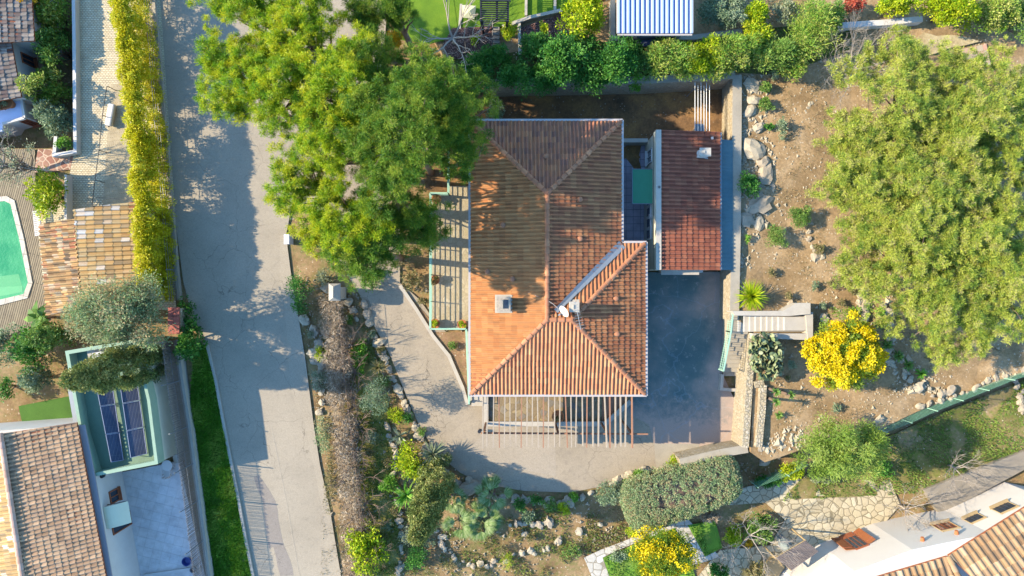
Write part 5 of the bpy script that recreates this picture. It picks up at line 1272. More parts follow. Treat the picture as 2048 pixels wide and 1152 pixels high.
# ================================================================ big pines
PG = 'tall pines between the road and the villa'
def pine(lab, px, py, zc, r, h, n, mt=None, group=PG, base=None, **kw):
    return tree('pine_tree', lab, 'pine tree', px, py, zc, r*1.06, h, max(7, int(2.9*r*r)),   .85, 170, .15, mt or M_pine, group, base=base, trunk_r=.24, aspect=.15, up=.25, tint_c=.8, outward=1.0, shell=.35, pads=(.9, 19, .28), **kw)
for (x, y, z, r, dk, lab) in (
    (472, 155, 8, 2.35, 0, 'bright yellow-green pine leaning over the road, westernmost of the group'),
    (502, 12, 8, 2.4, 0, 'bright pine at the top edge of the picture, just right of the road'),
    (595, 58, 9, 2.5, 0, 'pine at the top edge, left of the gap where the paved lane shows'),
    (565, 165, 9, 2.6, 0, 'bright pine above the notch of sunlit paving at the junction'),
    (680, 180, 10, 2.8, 0, 'broad bright pine in the middle of the group north-west of the villa'),
    (612, 368, 8, 2.25, 0, 'bright pine reaching over the road below the notch of sunlit paving'),
    (690, 292, 9.5, 2.6, 0, 'pine between the sunlit notch and the villa, in the middle of the group'),
    (684, 445, 9.5, 2.3, 0, 'bright pine above the white utility box, on the road side'),
    (742, 500, 9, 1.9, 1, 'southernmost pine above the gate pillar and the driveway'),
    (780, 385, 9, 2.4, 1, 'dense deep green pine beside the west terrace of the villa'),
    (800, 255, 12, 2.9, 1, 'deep green pine in the east of the group, left of the villa roof corner'),
    (888, 205, 10.5, 2.3, 1, 'pine overhanging the corner of the shaded north yard'),
    (915, 300, 9, 1.6, 1, 'small pine crown overhanging the edge of the villa roof'),
    (735, 130, 9, 1.9, 1, 'deep green pine beside the golden round bush'),
    (850, 168, 8, 1.8, 1, 'pine just below the bright lawn, left of the garden steps'),
    (790, 20, 7.5, 1.0, 1, 'narrow dark pine at the top edge beside the bright lawn'),
    (838, 455, 8, 1.5, 1, 'small pine crown beside the villa terrace railing'),
    (730, 40, 6, .9, 1, 'thin dark pine at the top edge between the paved lane and the lawn')):
    pine(lab, x, y, z, r, 1.1+r*.5, int(11*r*r), mt=M_pine_dk if dk else M_pine)
EG = 'pale pines on the rocky slope'
def epine(lab, px, py, zc, r, h, n, **kw):
    return tree('pine_tree', lab, 'pine tree', px, py, zc-1.2, r*1.02, h, int(2.7*r*r), .72, 130, .15, M_pine_pale, EG, gz_=2.0, trunk_r=.14, aspect=.15, up=.25, tint_c=.8, outward=1.0, shell=.3, bark=M_bark, base=(1024+(px-1024)*.99, 576+(py-576)*.99), pads=(.9, 20, .27), **kw)
epine('pale pine with the westernmost crown on the slope, beside the bare ground', 1745, 385, 7.0, 3.1, 1.9, 52)
epine('pale pine at the north-west of the slope group, below the tiled square', 1800, 210, 7.5, 3.9, 2.0, 68)
epine('pale pine in the middle of the slope group', 1860, 380, 8.0, 4.2, 2.2, 84)
epine('pale pine above the yellow mimosa, south-west of the slope group', 1800, 535, 7.0, 3.3, 2.0, 56)
epine('pale pine at the southern tip of the slope group', 1905, 600, 7.0, 3.4, 2.0, 58)
epine('pale pine at the right edge of the picture, north of the others', 1975, 230, 7.5, 4.2, 2.2, 78)
epine('pale pine at the right edge, middle one', 2000, 430, 7.5, 3.6, 2.0, 66)
epine('pale pine at the right edge, lowest one', 1985, 570, 7.0, 3.2, 2.0, 52)

epine('pale pine filling the western edge of the slope group', 1712, 300, 6.5, 2.4, 1.6, 40)
epine('pale pine in the heart of the slope group, left of its centre', 1785, 440, 7.0, 2.8, 1.8, 40)
epine('pale pine in the heart of the slope group, right of its centre', 1910, 490, 7.5, 2.8, 1.8, 40)
epine('pale pine in the upper heart of the slope group', 1900, 280, 7.5, 2.8, 1.8, 40)
# ================================================================ hedges
def long_hedge(name, label, pp, w, h, mt, n, size, sr, cat='hedge', gz_=0.0, aspect=.3, up=.2, top_z=None, lean=0, taper=0, jitter=.25, tint_c=.5, outward=.8, squash=1.0):
    """free-growing or clipped hedge along a ground line given in image points at mid height"""
    zc = gz_+h*.5; pts = [W(x, y, zc) for x, y in pp]; subs = []; rg = np.random.default_rng(int(pp[0][0]+pp[0][1])+1000)
    for a, b in zip(pts[:-1], pts[1:]):
        L = (b-a).length; d = (b-a).normalized(); s = Vector((-d.y, d.x, 0)); k = int(L*w*h/(sr**3)*.42)+3
        for _ in range(k):
            t = rg.random(); u = rg.uniform(-1, 1); v = rg.uniform(-1, 1)
            if abs(u) < .55 and abs(v) < .55: v = 1
            p = a.lerp(b, t) + s*u*(w/2-sr*.5)*(1-taper*(v+1)/2) + Vector((0, 0, v*(h/2-sr*.5))) + Vector((rg.normal()*jitter*sr, rg.normal()*jitter*sr, rg.normal()*jitter*sr))
            r = sr*rg.uniform(.7, 1.3); subs.append((p.x, p.y, p.z, r, r, r*squash))
    t = thing(name, label, cat, (pts[0].x, pts[0].y, gz_))
    link('foliage', leaf_mesh('foliage', subs, n/len(subs), size, mt, aspect=aspect, outward=outward, up=up, tint_c=tint_c), t)
    m = MB(); R_ = random.Random(3)
    for a, b in zip(pts[:-1], pts[1:]):
        k = max(2, int((b-a).length/.8))
        for i_ in range(k): p = a.lerp(b, (i_+.5)/k); m.tube([(p.x, p.y, gz_-.1), (p.x+R_.uniform(-.2, .2), p.y+R_.uniform(-.2, .2), zc+h*.2)], [.05, .025], 6)
    m.each('stem', M_bark, t); return t
long_hedge('bamboo_hedge', 'tall bright yellow hedge running along the left side of the road', [(256, -120), (263, 0), (280, 120), (293, 240), (302, 350), (309, 460), (314, 596)], 1.35, 3.1, M_bamboo, 150000, .16, .34, aspect=.28, up=.25)
def clipped(label, c0, c1, w, h, mt, n, size):
    """clipped hedge: rounded block along the line c0-c1 (image points at its top)"""
    a = W(*c0, h); b = W(*c1, h); d = (b-a).xy.normalized(); s_ = Vector((-d.y, d.x)); L = (b-a).xy.length/2; m0 = (a+b)/2; rg = np.random.default_rng(9); subs = []
    while len(subs) < n:
        q = rg.uniform(-1, 1, 3); k = rg.integers(0, 3)
        q[k] = 1 if k == 2 else (1 if rg.random() < .5 else -1)
        q[2] = abs(q[2]) if rg.random() < .8 else q[2]
        nn = (abs(q[0])**5+abs(q[1])**4+abs(max(q[2], 0))**4)**.22; q = q/max(nn, .001)
        wob = 1+.05*noise.noise(Vector(q*1.5)); x, y, z = q[0]*L*wob, q[1]*w/2*wob*(1-.12*q[0]), h*.5+q[2]*h*.5*wob
        sz = .16*rg.uniform(.7, 1.4); subs.append((m0.x+d.x*x+s_.x*y, m0.y+d.y*x+s_.y*y, z, sz, sz, sz))
    t = thing('clipped_hedge', label, 'hedge', (m0.x, m0.y, 0)); link('foliage', leaf_mesh('foliage', subs, 34, size, mt, aspect=.5, outward=.6, up=.3, tint_c=.7), t)
    core = MB(); core.prism([tuple(m0.xy+d*x+s_*y) for x, y in ((-L*.86, -w*.34), (L*.86, -w*.34), (L*.9, 0), (L*.86, w*.34), (-L*.86, w*.36))], 0, h*.86); core.build('branch_mass', M_bark, t)
clipped('big clipped grey-green hedge south of the courtyard, wide and flat-topped', (1256, 1026), (1486, 952), 3.1, 2.4, M_lf_hedge, 2000, .085)
# dry vine hedge beside the road
long_hedge('bare_vine_hedge', 'long leafless vine hedge on wires between the road and the driveway', [(668, 600), (672, 680), (680, 760), (690, 850), (700, 950), (712, 1050), (722, 1180)], 1.7, 1.2, M_lf_bark, 34000, .24, .4, aspect=.09, up=.3, outward=.5)
m_ = MB(); vt = thing('vine_posts', 'row of dark posts and wires carrying the leafless vine hedge', 'wire frame', tuple(W(700, 900, 0)))
vl = [W(x, y, 1.5) for x, y in [(676, 600), (690, 760), (712, 940), (735, 1180)]]
for a, b in zip(vl[:-1], vl[1:]):
    n = round((b-a).length/2)
    for k in range(n): p = a.lerp(b, k/n); m_.tube([(p.x, p.y, 0), (p.x, p.y, 1.7)], .05, 6)
    for z in (-.9, -.4, .1): m_.tube([a+Vector((0, 0, z)), b+Vector((0, 0, z))], .012, 4)
m_.each('wire_post', M_bark, vt)
R2 = random.Random(8)
for k in range(9):
    bare_tree('vine_stock', 'gnarled leafless vine stock beside the dry hedge along the road', 705+4.2*k+R2.uniform(-4, 4), 690+52*k, 0, 1.6, 1.5, M_bark, cat='vine', n0=7, depth=2, r0=.07, group='vine stocks along the dry hedge', seed=k)

# ================================================================ shrubs, by region
S = shrub
# left gardens
S('oleander_bush', 'olive-green bush at the top left, between white house and patio', 100, 25, 38, 3.4, M_lf_olea, 3400, .2, rypx=45, gz_=-1.5)
S('oleander_bush', 'bright green bush against the planter wall, second from the top left', 112, 100, 38, 3.3, M_lf_green, 3600, .2, rypx=42, gz_=-1.5)
S('oleander_bush', 'large loose bush beside the patio wall, level with the white house windows', 100, 175, 40, 3.3, M_lf_olea, 3800, .2, rypx=38, gz_=-1.5)
S('oleander_bush', 'grey-green loose bush beside the patio wall, just above the end of the planter', 110, 238, 36, 3.2, M_lf_grey, 3200, .19, rypx=38, gz_=-1.5)
S('small_shrub', 'bright small shrub inside the white planter corner', 129, 287, 16, 1.0, M_lf_bright, 700, .13)
S('flowering_bush', 'golden flowering bush at the top left edge beside the roof', 62, 2, 26, 2.6, M_orange_lf, 900, .14, rypx=14)
bare_tree('olive_tree', 'sparse grey olive tree at the left edge above the pool', 32, 335, 0, 3.6, 2.6, M_bark_pale, cat='olive tree', n0=6, depth=3, r0=.14, seed=12)
tree('olive_tree', 'silvery olive foliage tree at the left edge above the pool deck', 'olive tree', 18, 325, 3.2, 2.1, 1.3, 26, .5, 70, .13, M_lf_olive, trunk_r=.12, aspect=.35, shell=.2)
S('citrus_bush', 'bright citrus bush by the pool lounger', 95, 390, 38, 2.6, M_lf_yel, 3000, .19, rypx=46)
tree('olive_tree', 'broad silvery-green olive tree over the ochre roof', 'olive tree', 240, 628, 5.0, 3.2, 2.2, 60, .75, 330, .15, M_lf_hedge, trunk_r=.2, aspect=.35, ry=2.3, base=(262, 640), extra=[(292, 600, 4.6, 1.4, 1.5, 14)])
rosette('banana_plant', 'banana plant with broad leaves at the end of the pool deck', 76, 636, 0, 1.25, .42, 13, (.1, 1.2), M_lf_green, cat='banana plant', trunk=1.3, droop=.9)
S('mixed_bush', 'dark green bush below the pool deck, left of the cypress tip', 60, 700, 42, 3.0, M_lf_deep, 3000, .18, rypx=45)
S('mixed_bush', 'yellow-flecked bush beside the flat-roofed building, under the banana plant', 105, 672, 42, 3.0, M_lf_green, 3400, .17, rypx=38)
S('mixed_bush', 'grey-green bush below the cypress tip on the left', 75, 758, 34, 2.4, M_lf_grey, 2200, .17, rypx=30)
S('mixed_bush', 'green bush at the left edge beside the deck gravel', 15, 690, 34, 2.6, M_lf_grey, 1900, .17, rypx=44)
S('mixed_bush', 'small dark bush at the left edge above the fenced grass plot', 14, 775, 24, 1.4, M_lf_deep, 1000, .15)
def cypress(lab, bx, by, H, r, n, mt, lx=0, ly=0):
    b = W(bx, by, 0); t = thing('cypress_tree', lab, 'cypress', (b.x, b.y, 0)); rg = np.random.default_rng(int(bx)); subs = []
    for k in range(n):
        f = rg.random()**.8; z = .5 + f*(H-.7); rr = r*(math.sin(math.pi*min(1, .18+.82*(1-f)**.8)*.5+.0))*(.95 if f < .8 else .85); a = rg.random()*6.283; q = rr*(.6+.4*rg.random())
        s = .42*rg.uniform(.7, 1.3); subs.append((b.x+q*math.cos(a)+lx*f, b.y+q*math.sin(a)+ly*f, z, s*.8, s*.8, s))
    link('crown', leaf_mesh('crown', subs, 300, .12, mt, aspect=.45, up=.7, outward=.5, tint_c=.6), t)
    MB().tube([(b.x, b.y, -.2), (b.x+lx*.8, b.y+ly*.8, H*.85)], [.22, .05], 8).build('trunk', M_bark, t); return t
cypress('tall dark cypress leaning over the flat-roofed building, beside the mesh fence', 322, 722, 9.3, 1.35, 190, M_lf_cyp)
cypress('plump cypress south-west of the driveway, above the fan palms', 882, 935, 7.2, 1.15, 170, M_lf_cyp, -.55, -1.9)
S('dark_bush', 'dark bushy tree at the top of the green verge, beside the brick pier', 388, 680, 34, 2.6, M_lf_deep, 2600, .2, rypx=40)
S('dark_bush', 'dark green climbing bush beside the brick pier', 372, 620, 18, 1.6, M_lf_deep, 900, .16, rypx=34)
# between road and driveway
S('round_shrub', 'dense dark green shrub at the road edge below the pines', 600, 585, 24, 1.7, M_lf_deep, 2600, .11, rypx=46)
S('grey_shrub', 'grey shrub between the road shrub and the gate pillar', 647, 555, 18, 1.0, M_lf_olive, 800, .12)
S('small_shrub', 'small grey-blue shrub among the stones beside the road', 622, 669, 9, .5, M_lf_olive, 350, .09)
S('small_shrub', 'small yellow-green shrub among the stones beside the road', 642, 708, 14, .8, M_lf_yel, 600, .12)
S('grey_shrub', 'grey trailing shrub on the shaded rocks beside the road', 640, 762, 20, .8, M_lf_olive, 900, .11, rypx=26)
S('rosemary_bush', 'long dense shrub overhanging the concrete road edge', 648, 866, 20, 1.2, M_lf_hedge, 2300, .1, rypx=40)
S('rosemary_bush', 'low trailing rosemary at the road edge, below the long dense shrub', 660, 965, 14, .7, M_lf_dry, 1300, .1, rypx=60)
S('ground_cover', 'bright glossy green ground cover patch among the driveway stones', 719, 713, 15, .7, M_lf_bright, 1500, .16, rypx=40, cat='plant')
tree('topiary_tree', 'small round grey-green tree standing in the bed left of the driveway', 'small tree', 750, 797, 2.3, 1.15, .85, 26, .4, 150, .09, M_lf_grey, trunk_r=.06, squash=.8)
S('grey_shrub', 'grey-leaved shrub near the stone edging left of the driveway', 742, 872, 14, 1.0, M_lf_olive, 700, .1)
S('yellow_shrub', 'small shrub with yellow flowers beside the driveway stones', 792, 828, 18, .9, M_lf_yel, 900, .11)
S('small_shrub', 'low deep green shrub at the driveway edge beside the yellow flowers', 815, 835, 14, .8, M_lf_deep, 700, .1)
S('citrus_bush', 'fruiting citrus bush between the driveway and the cypress', 820, 920, 32, 2.0, M_lf_yel, 2600, .17, rypx=38)
S('round_shrub', 'round light green shrub beside the citrus bush', 778, 968, 21, 1.3, M_lf_bright, 1500, .11)
S('yellow_green_bush', 'loose yellow-green bush at the bottom edge beside the vine hedge', 735, 1095, 38, 2.2, M_lf_yel, 3200, .2, rypx=52)
S('round_shrub', 'deep green shrub south of the cypress near the bottom edge', 834, 1113, 24, 1.2, M_lf_deep, 1500, .12)
S('grey_shrub', 'sparse grey shrub at the foot of the cypress', 822, 1068, 26, 1.2, M_lf_olive, 900, .13)
rosette('sago_plant', 'spreading green sago plant left of the cypress', 812, 990, 0, 1.3, .1, 46, (.1, 1.1), M_lf_bright, droop=.5, h0=.5)
rosette('yucca_plant', 'silvery spiky yucca at the driveway bend', 866, 908, 0, 1.15, .08, 90, (.0, 1.4), M_lf_olive, droop=.1, h0=.9)
rosette('agave_plant', 'grey agave rosette beside the stone edging, left of the citrus bush', 798, 872, 0, .8, .12, 26, (.2, 1.3), M_lf_olive, droop=.1, h0=.2)
rosette('yucca_plant', 'pale spiky yucca among stones by the ground cover patch', 756, 735, 0, .7, .06, 60, (.1, 1.4), M_lf_dry, droop=.1, h0=.5)
GB = 'small plants in the garden bed beside the driveway'
for (x, y, r, mt, lab) in ((770, 760, 13, M_lf_green, 'small green plant beside the round topiary tree'), (762, 700, 9, M_lf_dry, 'dry plant above the pale spiky yucca'), (775, 925, 11, M_lf_dry, 'dry plant left of the citrus bush'), (845, 862, 12, M_lf_green, 'green plant on the inner curve of the driveway'), (790, 1020, 13, M_lf_dry, 'dry plant below the sago plant'), (775, 1050, 11, M_lf_grey, 'grey plant in the winding stone row'), (858, 1085, 14, M_lf_grey, 'grey-green plant right of the cypress foot'), (700, 640, 10, M_lf_green, 'small plant below the gate pillar'), (745, 668, 9, M_lf_grey, 'grey plant against the driveway stones'), (738, 905, 11, M_lf_dry, 'dry plant below the grey-leaved shrub'), (900, 1130, 12, M_lf_dry, 'dry plant near the bottom of the southern bed'), (1060, 1075, 9, M_lf_dry, 'dry plant on the open southern bed'), (880, 650, 10, M_lf_dry, 'dry plant in the stony bed below the terrace railing'), (905, 690, 10, M_lf_green, 'green plant in the stony bed beside the ledge'), (845, 600, 10, M_lf_dry, 'dry plant at the top of the stony bed')):
    S('bed_plant', lab, x, y, r, .5, mt, 420, .1, cat='plant', group=GB)
# palms of the south bed
def palm(lab, px, py, r, seed):
    c = W(px, py, .9); t = thing('fan_palm', lab, 'fan palm', (c.x, c.y, 0), 'fan palms south of the driveway'); rg = random.Random(seed); vs, fs, ti = [], [], []
    st_ = MB()
    for k in range(17):
        a = rg.uniform(0, 6.283); e = rg.uniform(.15, 1.2); L = r*rg.uniform(.45, .75); o = Vector((c.x, c.y, .7)); q = o + Vector((math.cos(a)*math.cos(e), math.sin(a)*math.cos(e), math.sin(e)))*L
        st_.tube([o, q], .02, 4)
        for j in range(15):
            b = a + (j-7)*.16; d = Vector((math.cos(b)*math.cos(e*.6), math.sin(b)*math.cos(e*.6), math.sin(e*.4)+.05)); s = Vector((-math.sin(b), math.cos(b), 0)); l = r*.6*(1-abs(j-7)*.04)
            i_ = len(vs); m1 = q+d*l*.45; m2 = q+d*l-Vector((0, 0, .12)); vs += [q-s*.01, q+s*.01, m1+s*.045, m1-s*.045, m2]; fs += [(i_, i_+1, i_+2, i_+3), (i_+3, i_+2, i_+4)]; ti += [rg.uniform(.1, .9)]*5
    link('fronds', blade_mesh('fronds', vs, fs, ti, M_palm), t); st_.build('frond_stalks', M_lf_stalk, t)
    MB().tube([(c.x, c.y, -.1), (c.x, c.y, .75)], [.2, .16], 10).build('trunk', M_bark, t)
M_palm = leaf_mat('fan_palm_leaves', ['#5c8038', '#84a450', '#a8bc70', '#c8d090'], k=.45); M_lf_stalk = flat('palm_stalk', '#8c9858', var=.2)
palm('fan palm lowest of the cluster, nearest the cypress', 918, 1040, 1.3, 1); palm('pale streaked fan palm on the right of the cluster', 962, 1040, 1.3, 2); palm('fan palm in the shade right behind the cluster', 985, 990, 1.2, 3); palm('dark fan palm at the stone edging in the shade', 905, 995, 1.0, 4)
SB = 'low green plants in the shaded bed'
for (x, y, r, h, mt, lab) in ((1040, 1010, 14, .7, M_lf_deep, 'green clump just right of the fan palms in the shaded bed'), (1070, 1000, 14, .7, M_lf_deep, 'second green clump along the shaded driveway edge'), (1100, 1010, 16, .8, M_lf_green, 'middle green clump of the shaded bed'), (1128, 1016, 14, .7, M_lf_yel, 'yellow-tinged clump near the right end of the shaded bed'), (1148, 992, 10, .6, M_lf_bright, 'little bright bush against the driveway stones'), (1055, 1030, 16, .5, M_lf_grey, 'greyish low mat in the shaded bed')):
    S('bed_plant', lab, x, y, r, h, mt, 500, .13, cat='plant', group=SB)
S('round_shrub', 'two-toned round shrub west of the big clipped hedge', 1216, 985, 28, 1.7, M_lf_grey, 2400, .12, rypx=25)
S('small_shrub', 'bright green shrub between the driveway stones and the clipped hedge', 1277, 950, 13, .8, M_lf_bright, 650, .1)
S('small_shrub', 'tiny bright shrub beside the driveway stones west of the hedge', 1250, 965, 7, .5, M_lf_bright, 250, .09)
S('flowering_bush', 'orange-flecked green bush above the clipped hedge', 1352, 927, 22, 1.1, M_lf_yel, 1300, .11, rypx=16)
S('yellow_shrub', 'golden green shrub beside the green fence and the round tree', 1583, 945, 27, 1.4, M_lf_yel, 2000, .12, rypx=22)
tree('round_tree', 'round feathery light green tree on the lower right', 'tree', 1678, 897, 4.4, 2.5, 2.0, 75, .6, 330, .17, leaf_mat('feathery_leaves', ['#7ca030', '#98b840', '#b4cc54', '#c8d868'], k=.42), gz_=0.5, trunk_r=.16, aspect=.2, up=.3, squash=.7, ry=2.1)
S('silver_shrub', 'silvery bare-looking shrub under the round tree', 1645, 958, 26, .8, M_lf_olive, 900, .13, rypx=10)
# mimosas
def mimosa(lab, px, py, zc, r, h, n, per, gz_, base, ry=None):
    t = tree('mimosa_tree', lab, 'mimosa', px, py, zc, r, h, n, .34, int(per*1.8), .095, M_mimosa, base=base, gz_=gz_, trunk_r=.14, aspect=.9, up=.2, squash=.85, tint_c=.5, ry=ry, low=-.2)
    c = W(px, py, zc); subs = crown_subs(c.x, c.y, c.z+.02, r*1.0, (ry or r)*1.0, h*1.0, 90, .42, low=-.4)
    link('leaves', leaf_mesh('leaves', subs, 190, .14, M_mimosa_lf, aspect=.25, up=.4), t); return t
mimosa('mimosa tree in full yellow blossom on the slope beside the stairs', 1686, 704, 4.0, 2.35, 1.6, 180, 110, 2.0, (1680, 700))
mimosa('yellow mimosa in blossom at the bottom edge beside the white flagged path', 1322, 1110, 3.0, 1.95, 1.5, 110, 45, 0, (1310, 1090), ry=2.0)
# prickly pear
pc_ = thing('prickly_pear', 'large prickly pear cactus beside the stairs and the white wall', 'cactus', tuple(W(1532, 712, 2.0))); rg = random.Random(4); bm = bmesh.new(); vs = []; fs = []; ti = []
for k in range(520):
    z = 2.1 + rg.random()**.6*1.3; u = rg.uniform(-1, 1); v = rg.uniform(-1, 1)
    if u*u+v*v > 1.05: continue
    c = W(1532+33*u+4*v, 713+47*v, z); n = Vector((rg.gauss(0, 1), rg.gauss(0, 1), rg.gauss(.2, .5))).normalized(); g = Vector((rg.gauss(0, .5), rg.gauss(0, .5), .8)).normalized(); g = (g-n*g.dot(n)).normalized(); s = n.cross(g); L = rg.uniform(.15, .22); i0 = len(vs); tv = rg.random()
    for q in range(10):
        a = q*.6283; vs.append(c + g*math.cos(a)*L + s*math.sin(a)*L*.66*(1+.15*math.cos(a)) + n*.0); ti.append(tv)
    vs += [c+n*.03, c-n*.03]; ti += [tv, tv]
    for q in range(10): fs += [(i0+q, i0+(q+1) % 10, i0+10), (i0+(q+1) % 10, i0+q, i0+11)]
tag(link('pads', blade_mesh('pads', vs, fs, ti, M_cactus), pc_), None, None, None, 'stuff')
# slope shrubs
GS = 'rounded shrubs on the rocky slope'
S('round_shrub', 'rounded bright green shrub on the slope, the larger right one of the pair', 1597, 434, 24, 1.1, M_lf_green, 2600, .14, gz_=2, aspect=.2, up=.5)
S('round_shrub', 'rounded green shrub with a brownish top, lower left one of the pair on the slope', 1552, 472, 20, 1.0, M_lf_green, 2000, .14, gz_=2, rypx=25, aspect=.2, up=.5)
S('round_shrub', 'small rounded shrub near the top of the rocks beside the wall', 1529, 175, 13, .7, M_lf_green, 900, .1, gz_=2)
S('round_shrub', 'second small rounded shrub below the topmost one beside the rocks', 1530, 210, 18, .7, M_lf_green, 1200, .1, gz_=2, rypx=14)
S('rosemary_bush', 'tall narrow grey-green bush on the upper slope', 1564, 254, 11, .9, M_lf_grey, 1000, .1, gz_=2, rypx=26)
S('small_shrub', 'low green tuft between the rocks and the narrow bush', 1540, 254, 13, .4, M_lf_deep, 500, .1, gz_=2, rypx=7)
S('dark_bush', 'dark blue-green bush among the pale boulders beside the wall', 1497, 370, 22, 1.1, M_lf_deep, 1700, .13, gz_=2, rypx=26)
S('small_shrub', 'small bright tuft at the wall edge below the boulders', 1495, 477, 6, .4, M_lf_bright, 260, .09, gz_=2, rypx=10)
S('small_shrub', 'brown-green shrub growing on the little ring of stones', 1637, 497, 12, .7, M_lf_dry, 600, .1, gz_=2)
for q, (x, y, r, lab) in enumerate(((1630, 571, 9, 'dry tuft leftmost in the row above the stairs'), (1666, 569, 13, 'widest dry tuft in the row above the stairs'), (1703, 579, 9, 'dry tuft nearest the pale pines above the mimosa'), (1645, 611, 8, 'small dry tuft just above the stair landing'), (1682, 607, 11, 'dry tuft directly above the mimosa'), (1577, 592, 8, 'dry tuft above the north parapet of the stairs'), (1583, 730, 10, 'dry tuft right of the prickly pear'), (1575, 755, 7, 'green tuft below the prickly pear'), (1543, 545, 10, 'grey succulent tuft near the wall edge'), (1672, 815, 11, 'thin brown tuft between the mimosa and the round tree'), (1860, 712, 14, 'light green tuft below the pale pines'), (1868, 700, 9, 'small tuft in the shade below the pale pines'))):
    S('dry_tuft', lab, x, y, r, .45, M_lf_dry if q % 3 else M_lf_grey, 380, .09, gz_=2, cat='tuft', group='dry tufts on the slope')
rosette('grass_tree', 'spiky green grass-like yucca beside the wall above the stairs', 1501, 592, 2.0, 1.2, .05, 260, (-.05, 1.4), M_lf_yel, droop=.35, h0=.45)
for q, (x, y, lab) in enumerate(((1553, 783, 'small tree yucca with the leftmost head on the slope'), (1582, 790, 'small tree yucca on a thin stem, right of its twin'), (1553, 803, 'small tree yucca just below its twin'), (1558, 830, 'lowest small yucca near the dry stone wall'))):
    rosette('tree_yucca', lab, x, y, 2.0, .38, .07, 34, (.0, 1.3), M_lf_green, cat='yucca', group='tree yuccas below the prickly pear', trunk=1.2 if q < 3 else .2, h0=.1)
for q, (x, y, lab) in enumerate(((1760, 625, 'bright strappy plant along the stone row right of the mimosa, topmost'), (1757, 648, 'strappy green plant along the stone row beside the mimosa blossoms'), (1773, 690, 'dark strappy plant in the shade right of the mimosa'), (1795, 712, 'strappy plant at the bend of the stone row'), (1815, 730, 'strappy plant below the bend of the stone row'), (1841, 747, 'bright strappy plant at the lower end of the stone row'), (1712, 621, 'tiny strappy plant left of the stone row'))):
    rosette('strappy_plant', lab, x, y, 2.0, .5, .08, 60, (.0, 1.4), M_lf_bright if q in (0, 5) else M_lf_green, group='strappy plants along the stone row', droop=.5, h0=.1)
bare_tree('bare_bush', 'large leafless pale grey bush between the oleanders and the bare slope', 1690, 150, 2.0, 2.6, 2.3, M_bark_pale, cat='bare bush', n0=11, depth=3, r0=.09, seed=5)
# north hedge row
NB = 2.0
S('evergreen_bush', 'glossy dark green bush left of the garden steps, above the shaded yard', 955, 145, 42, 2.6, M_lf_deep, 4200, .16, gz_=NB, rypx=40)
S('evergreen_bush', 'deep green bush right of the garden steps, above the shaded yard', 1030, 150, 38, 2.4, M_lf_deep, 3800, .15, gz_=NB, rypx=36)
S('evergreen_bush', 'large rounded dark evergreen bush in the middle of the north row', 1120, 125, 58, 3.2, M_lf_deep, 7500, .17, gz_=NB, rypx=50)
S('evergreen_bush', 'large dark evergreen bush below the metal-roofed shed, left part', 1212, 130, 52, 3.0, M_lf_deep, 6200, .17, gz_=NB, rypx=48)
S('tall_bush', 'tall light green bush rising left of the metal-roofed shed', 1166, 25, 44, 3.2, M_lf_yel, 5200, .18, gz_=NB, rypx=58, up=.6)
S('climber', 'bright green climber spilling over the retaining wall into the yard', 1266, 160, 14, 2.6, M_lf_bright, 1400, .13, gz_=.6, rypx=26)
S('oleander_bush', 'yellow-green oleander bush right below the metal-roofed shed', 1335, 118, 50, 2.6, M_lf_olea, 5200, .2, gz_=NB, rypx=40, aspect=.22, up=.6)
S('oleander_bush', 'yellowest oleander bush in the middle of the long oleander row', 1400, 112, 46, 2.6, M_lf_yel, 4800, .2, gz_=NB, rypx=40, aspect=.22, up=.6)
S('oleander_bush', 'oleander bush above the corner of the stone retaining wall', 1465, 105, 44, 2.6, M_lf_olea, 4600, .2, gz_=NB, rypx=40, aspect=.22, up=.6)
S('oleander_bush', 'oleander bush at the lower right end of the long row, beside the bare slope', 1555, 110, 46, 2.6, M_lf_green, 4600, .2, gz_=NB, rypx=44, aspect=.22, up=.6)
S('oleander_bush', 'large light oleander rising towards the top edge beside the bare grey bush', 1620, 65, 56, 3.0, M_lf_olea, 6400, .2, gz_=NB, rypx=58, aspect=.22, up=.6)
S('evergreen_bush', 'leafy bush hiding the foot of the garden steps', 990, 115, 30, 2.2, M_lf_deep, 3000, .18, gz_=NB, rypx=28, aspect=.3)
S('evergreen_bush', 'dark bush just below the right gravel bed', 1075, 95, 34, 2.2, M_lf_deep, 3000, .18, gz_=NB, rypx=32, aspect=.3)
S('evergreen_bush', 'deep green bush under the tall light green bush', 1165, 95, 40, 2.2, M_lf_deep, 3000, .18, gz_=NB, rypx=38, aspect=.3)
S('evergreen_bush', 'dark bush below the dark awning', 1258, 110, 34, 2.2, M_lf_deep, 3000, .18, gz_=NB, rypx=32, aspect=.3)
S('evergreen_bush', 'low dark bush overhanging the retaining wall, mid row', 1180, 150, 40, 2.2, M_lf_deep, 3000, .18, gz_=NB, rypx=38, aspect=.3)
S('evergreen_bush', 'low dark bush overhanging the retaining wall, west part', 1080, 160, 34, 2.2, M_lf_deep, 3000, .18, gz_=NB, rypx=32, aspect=.3)
S('oleander_bush', 'green bush between the dark evergreens and the oleanders', 1295, 130, 34, 2.2, M_lf_green, 3000, .18, gz_=NB, rypx=32, aspect=.3)
S('oleander_bush', 'lower oleander bush above the retaining wall', 1368, 130, 34, 2.2, M_lf_olea, 3000, .18, gz_=NB, rypx=32, aspect=.3)
S('oleander_bush', 'lower oleander bush near the wall corner', 1435, 128, 36, 2.2, M_lf_olea, 3000, .18, gz_=NB, rypx=34, aspect=.3)
S('oleander_bush', 'oleander bush filling the row above the topmost rocks', 1510, 105, 40, 2.2, M_lf_olea, 3000, .18, gz_=NB, rypx=38, aspect=.3)
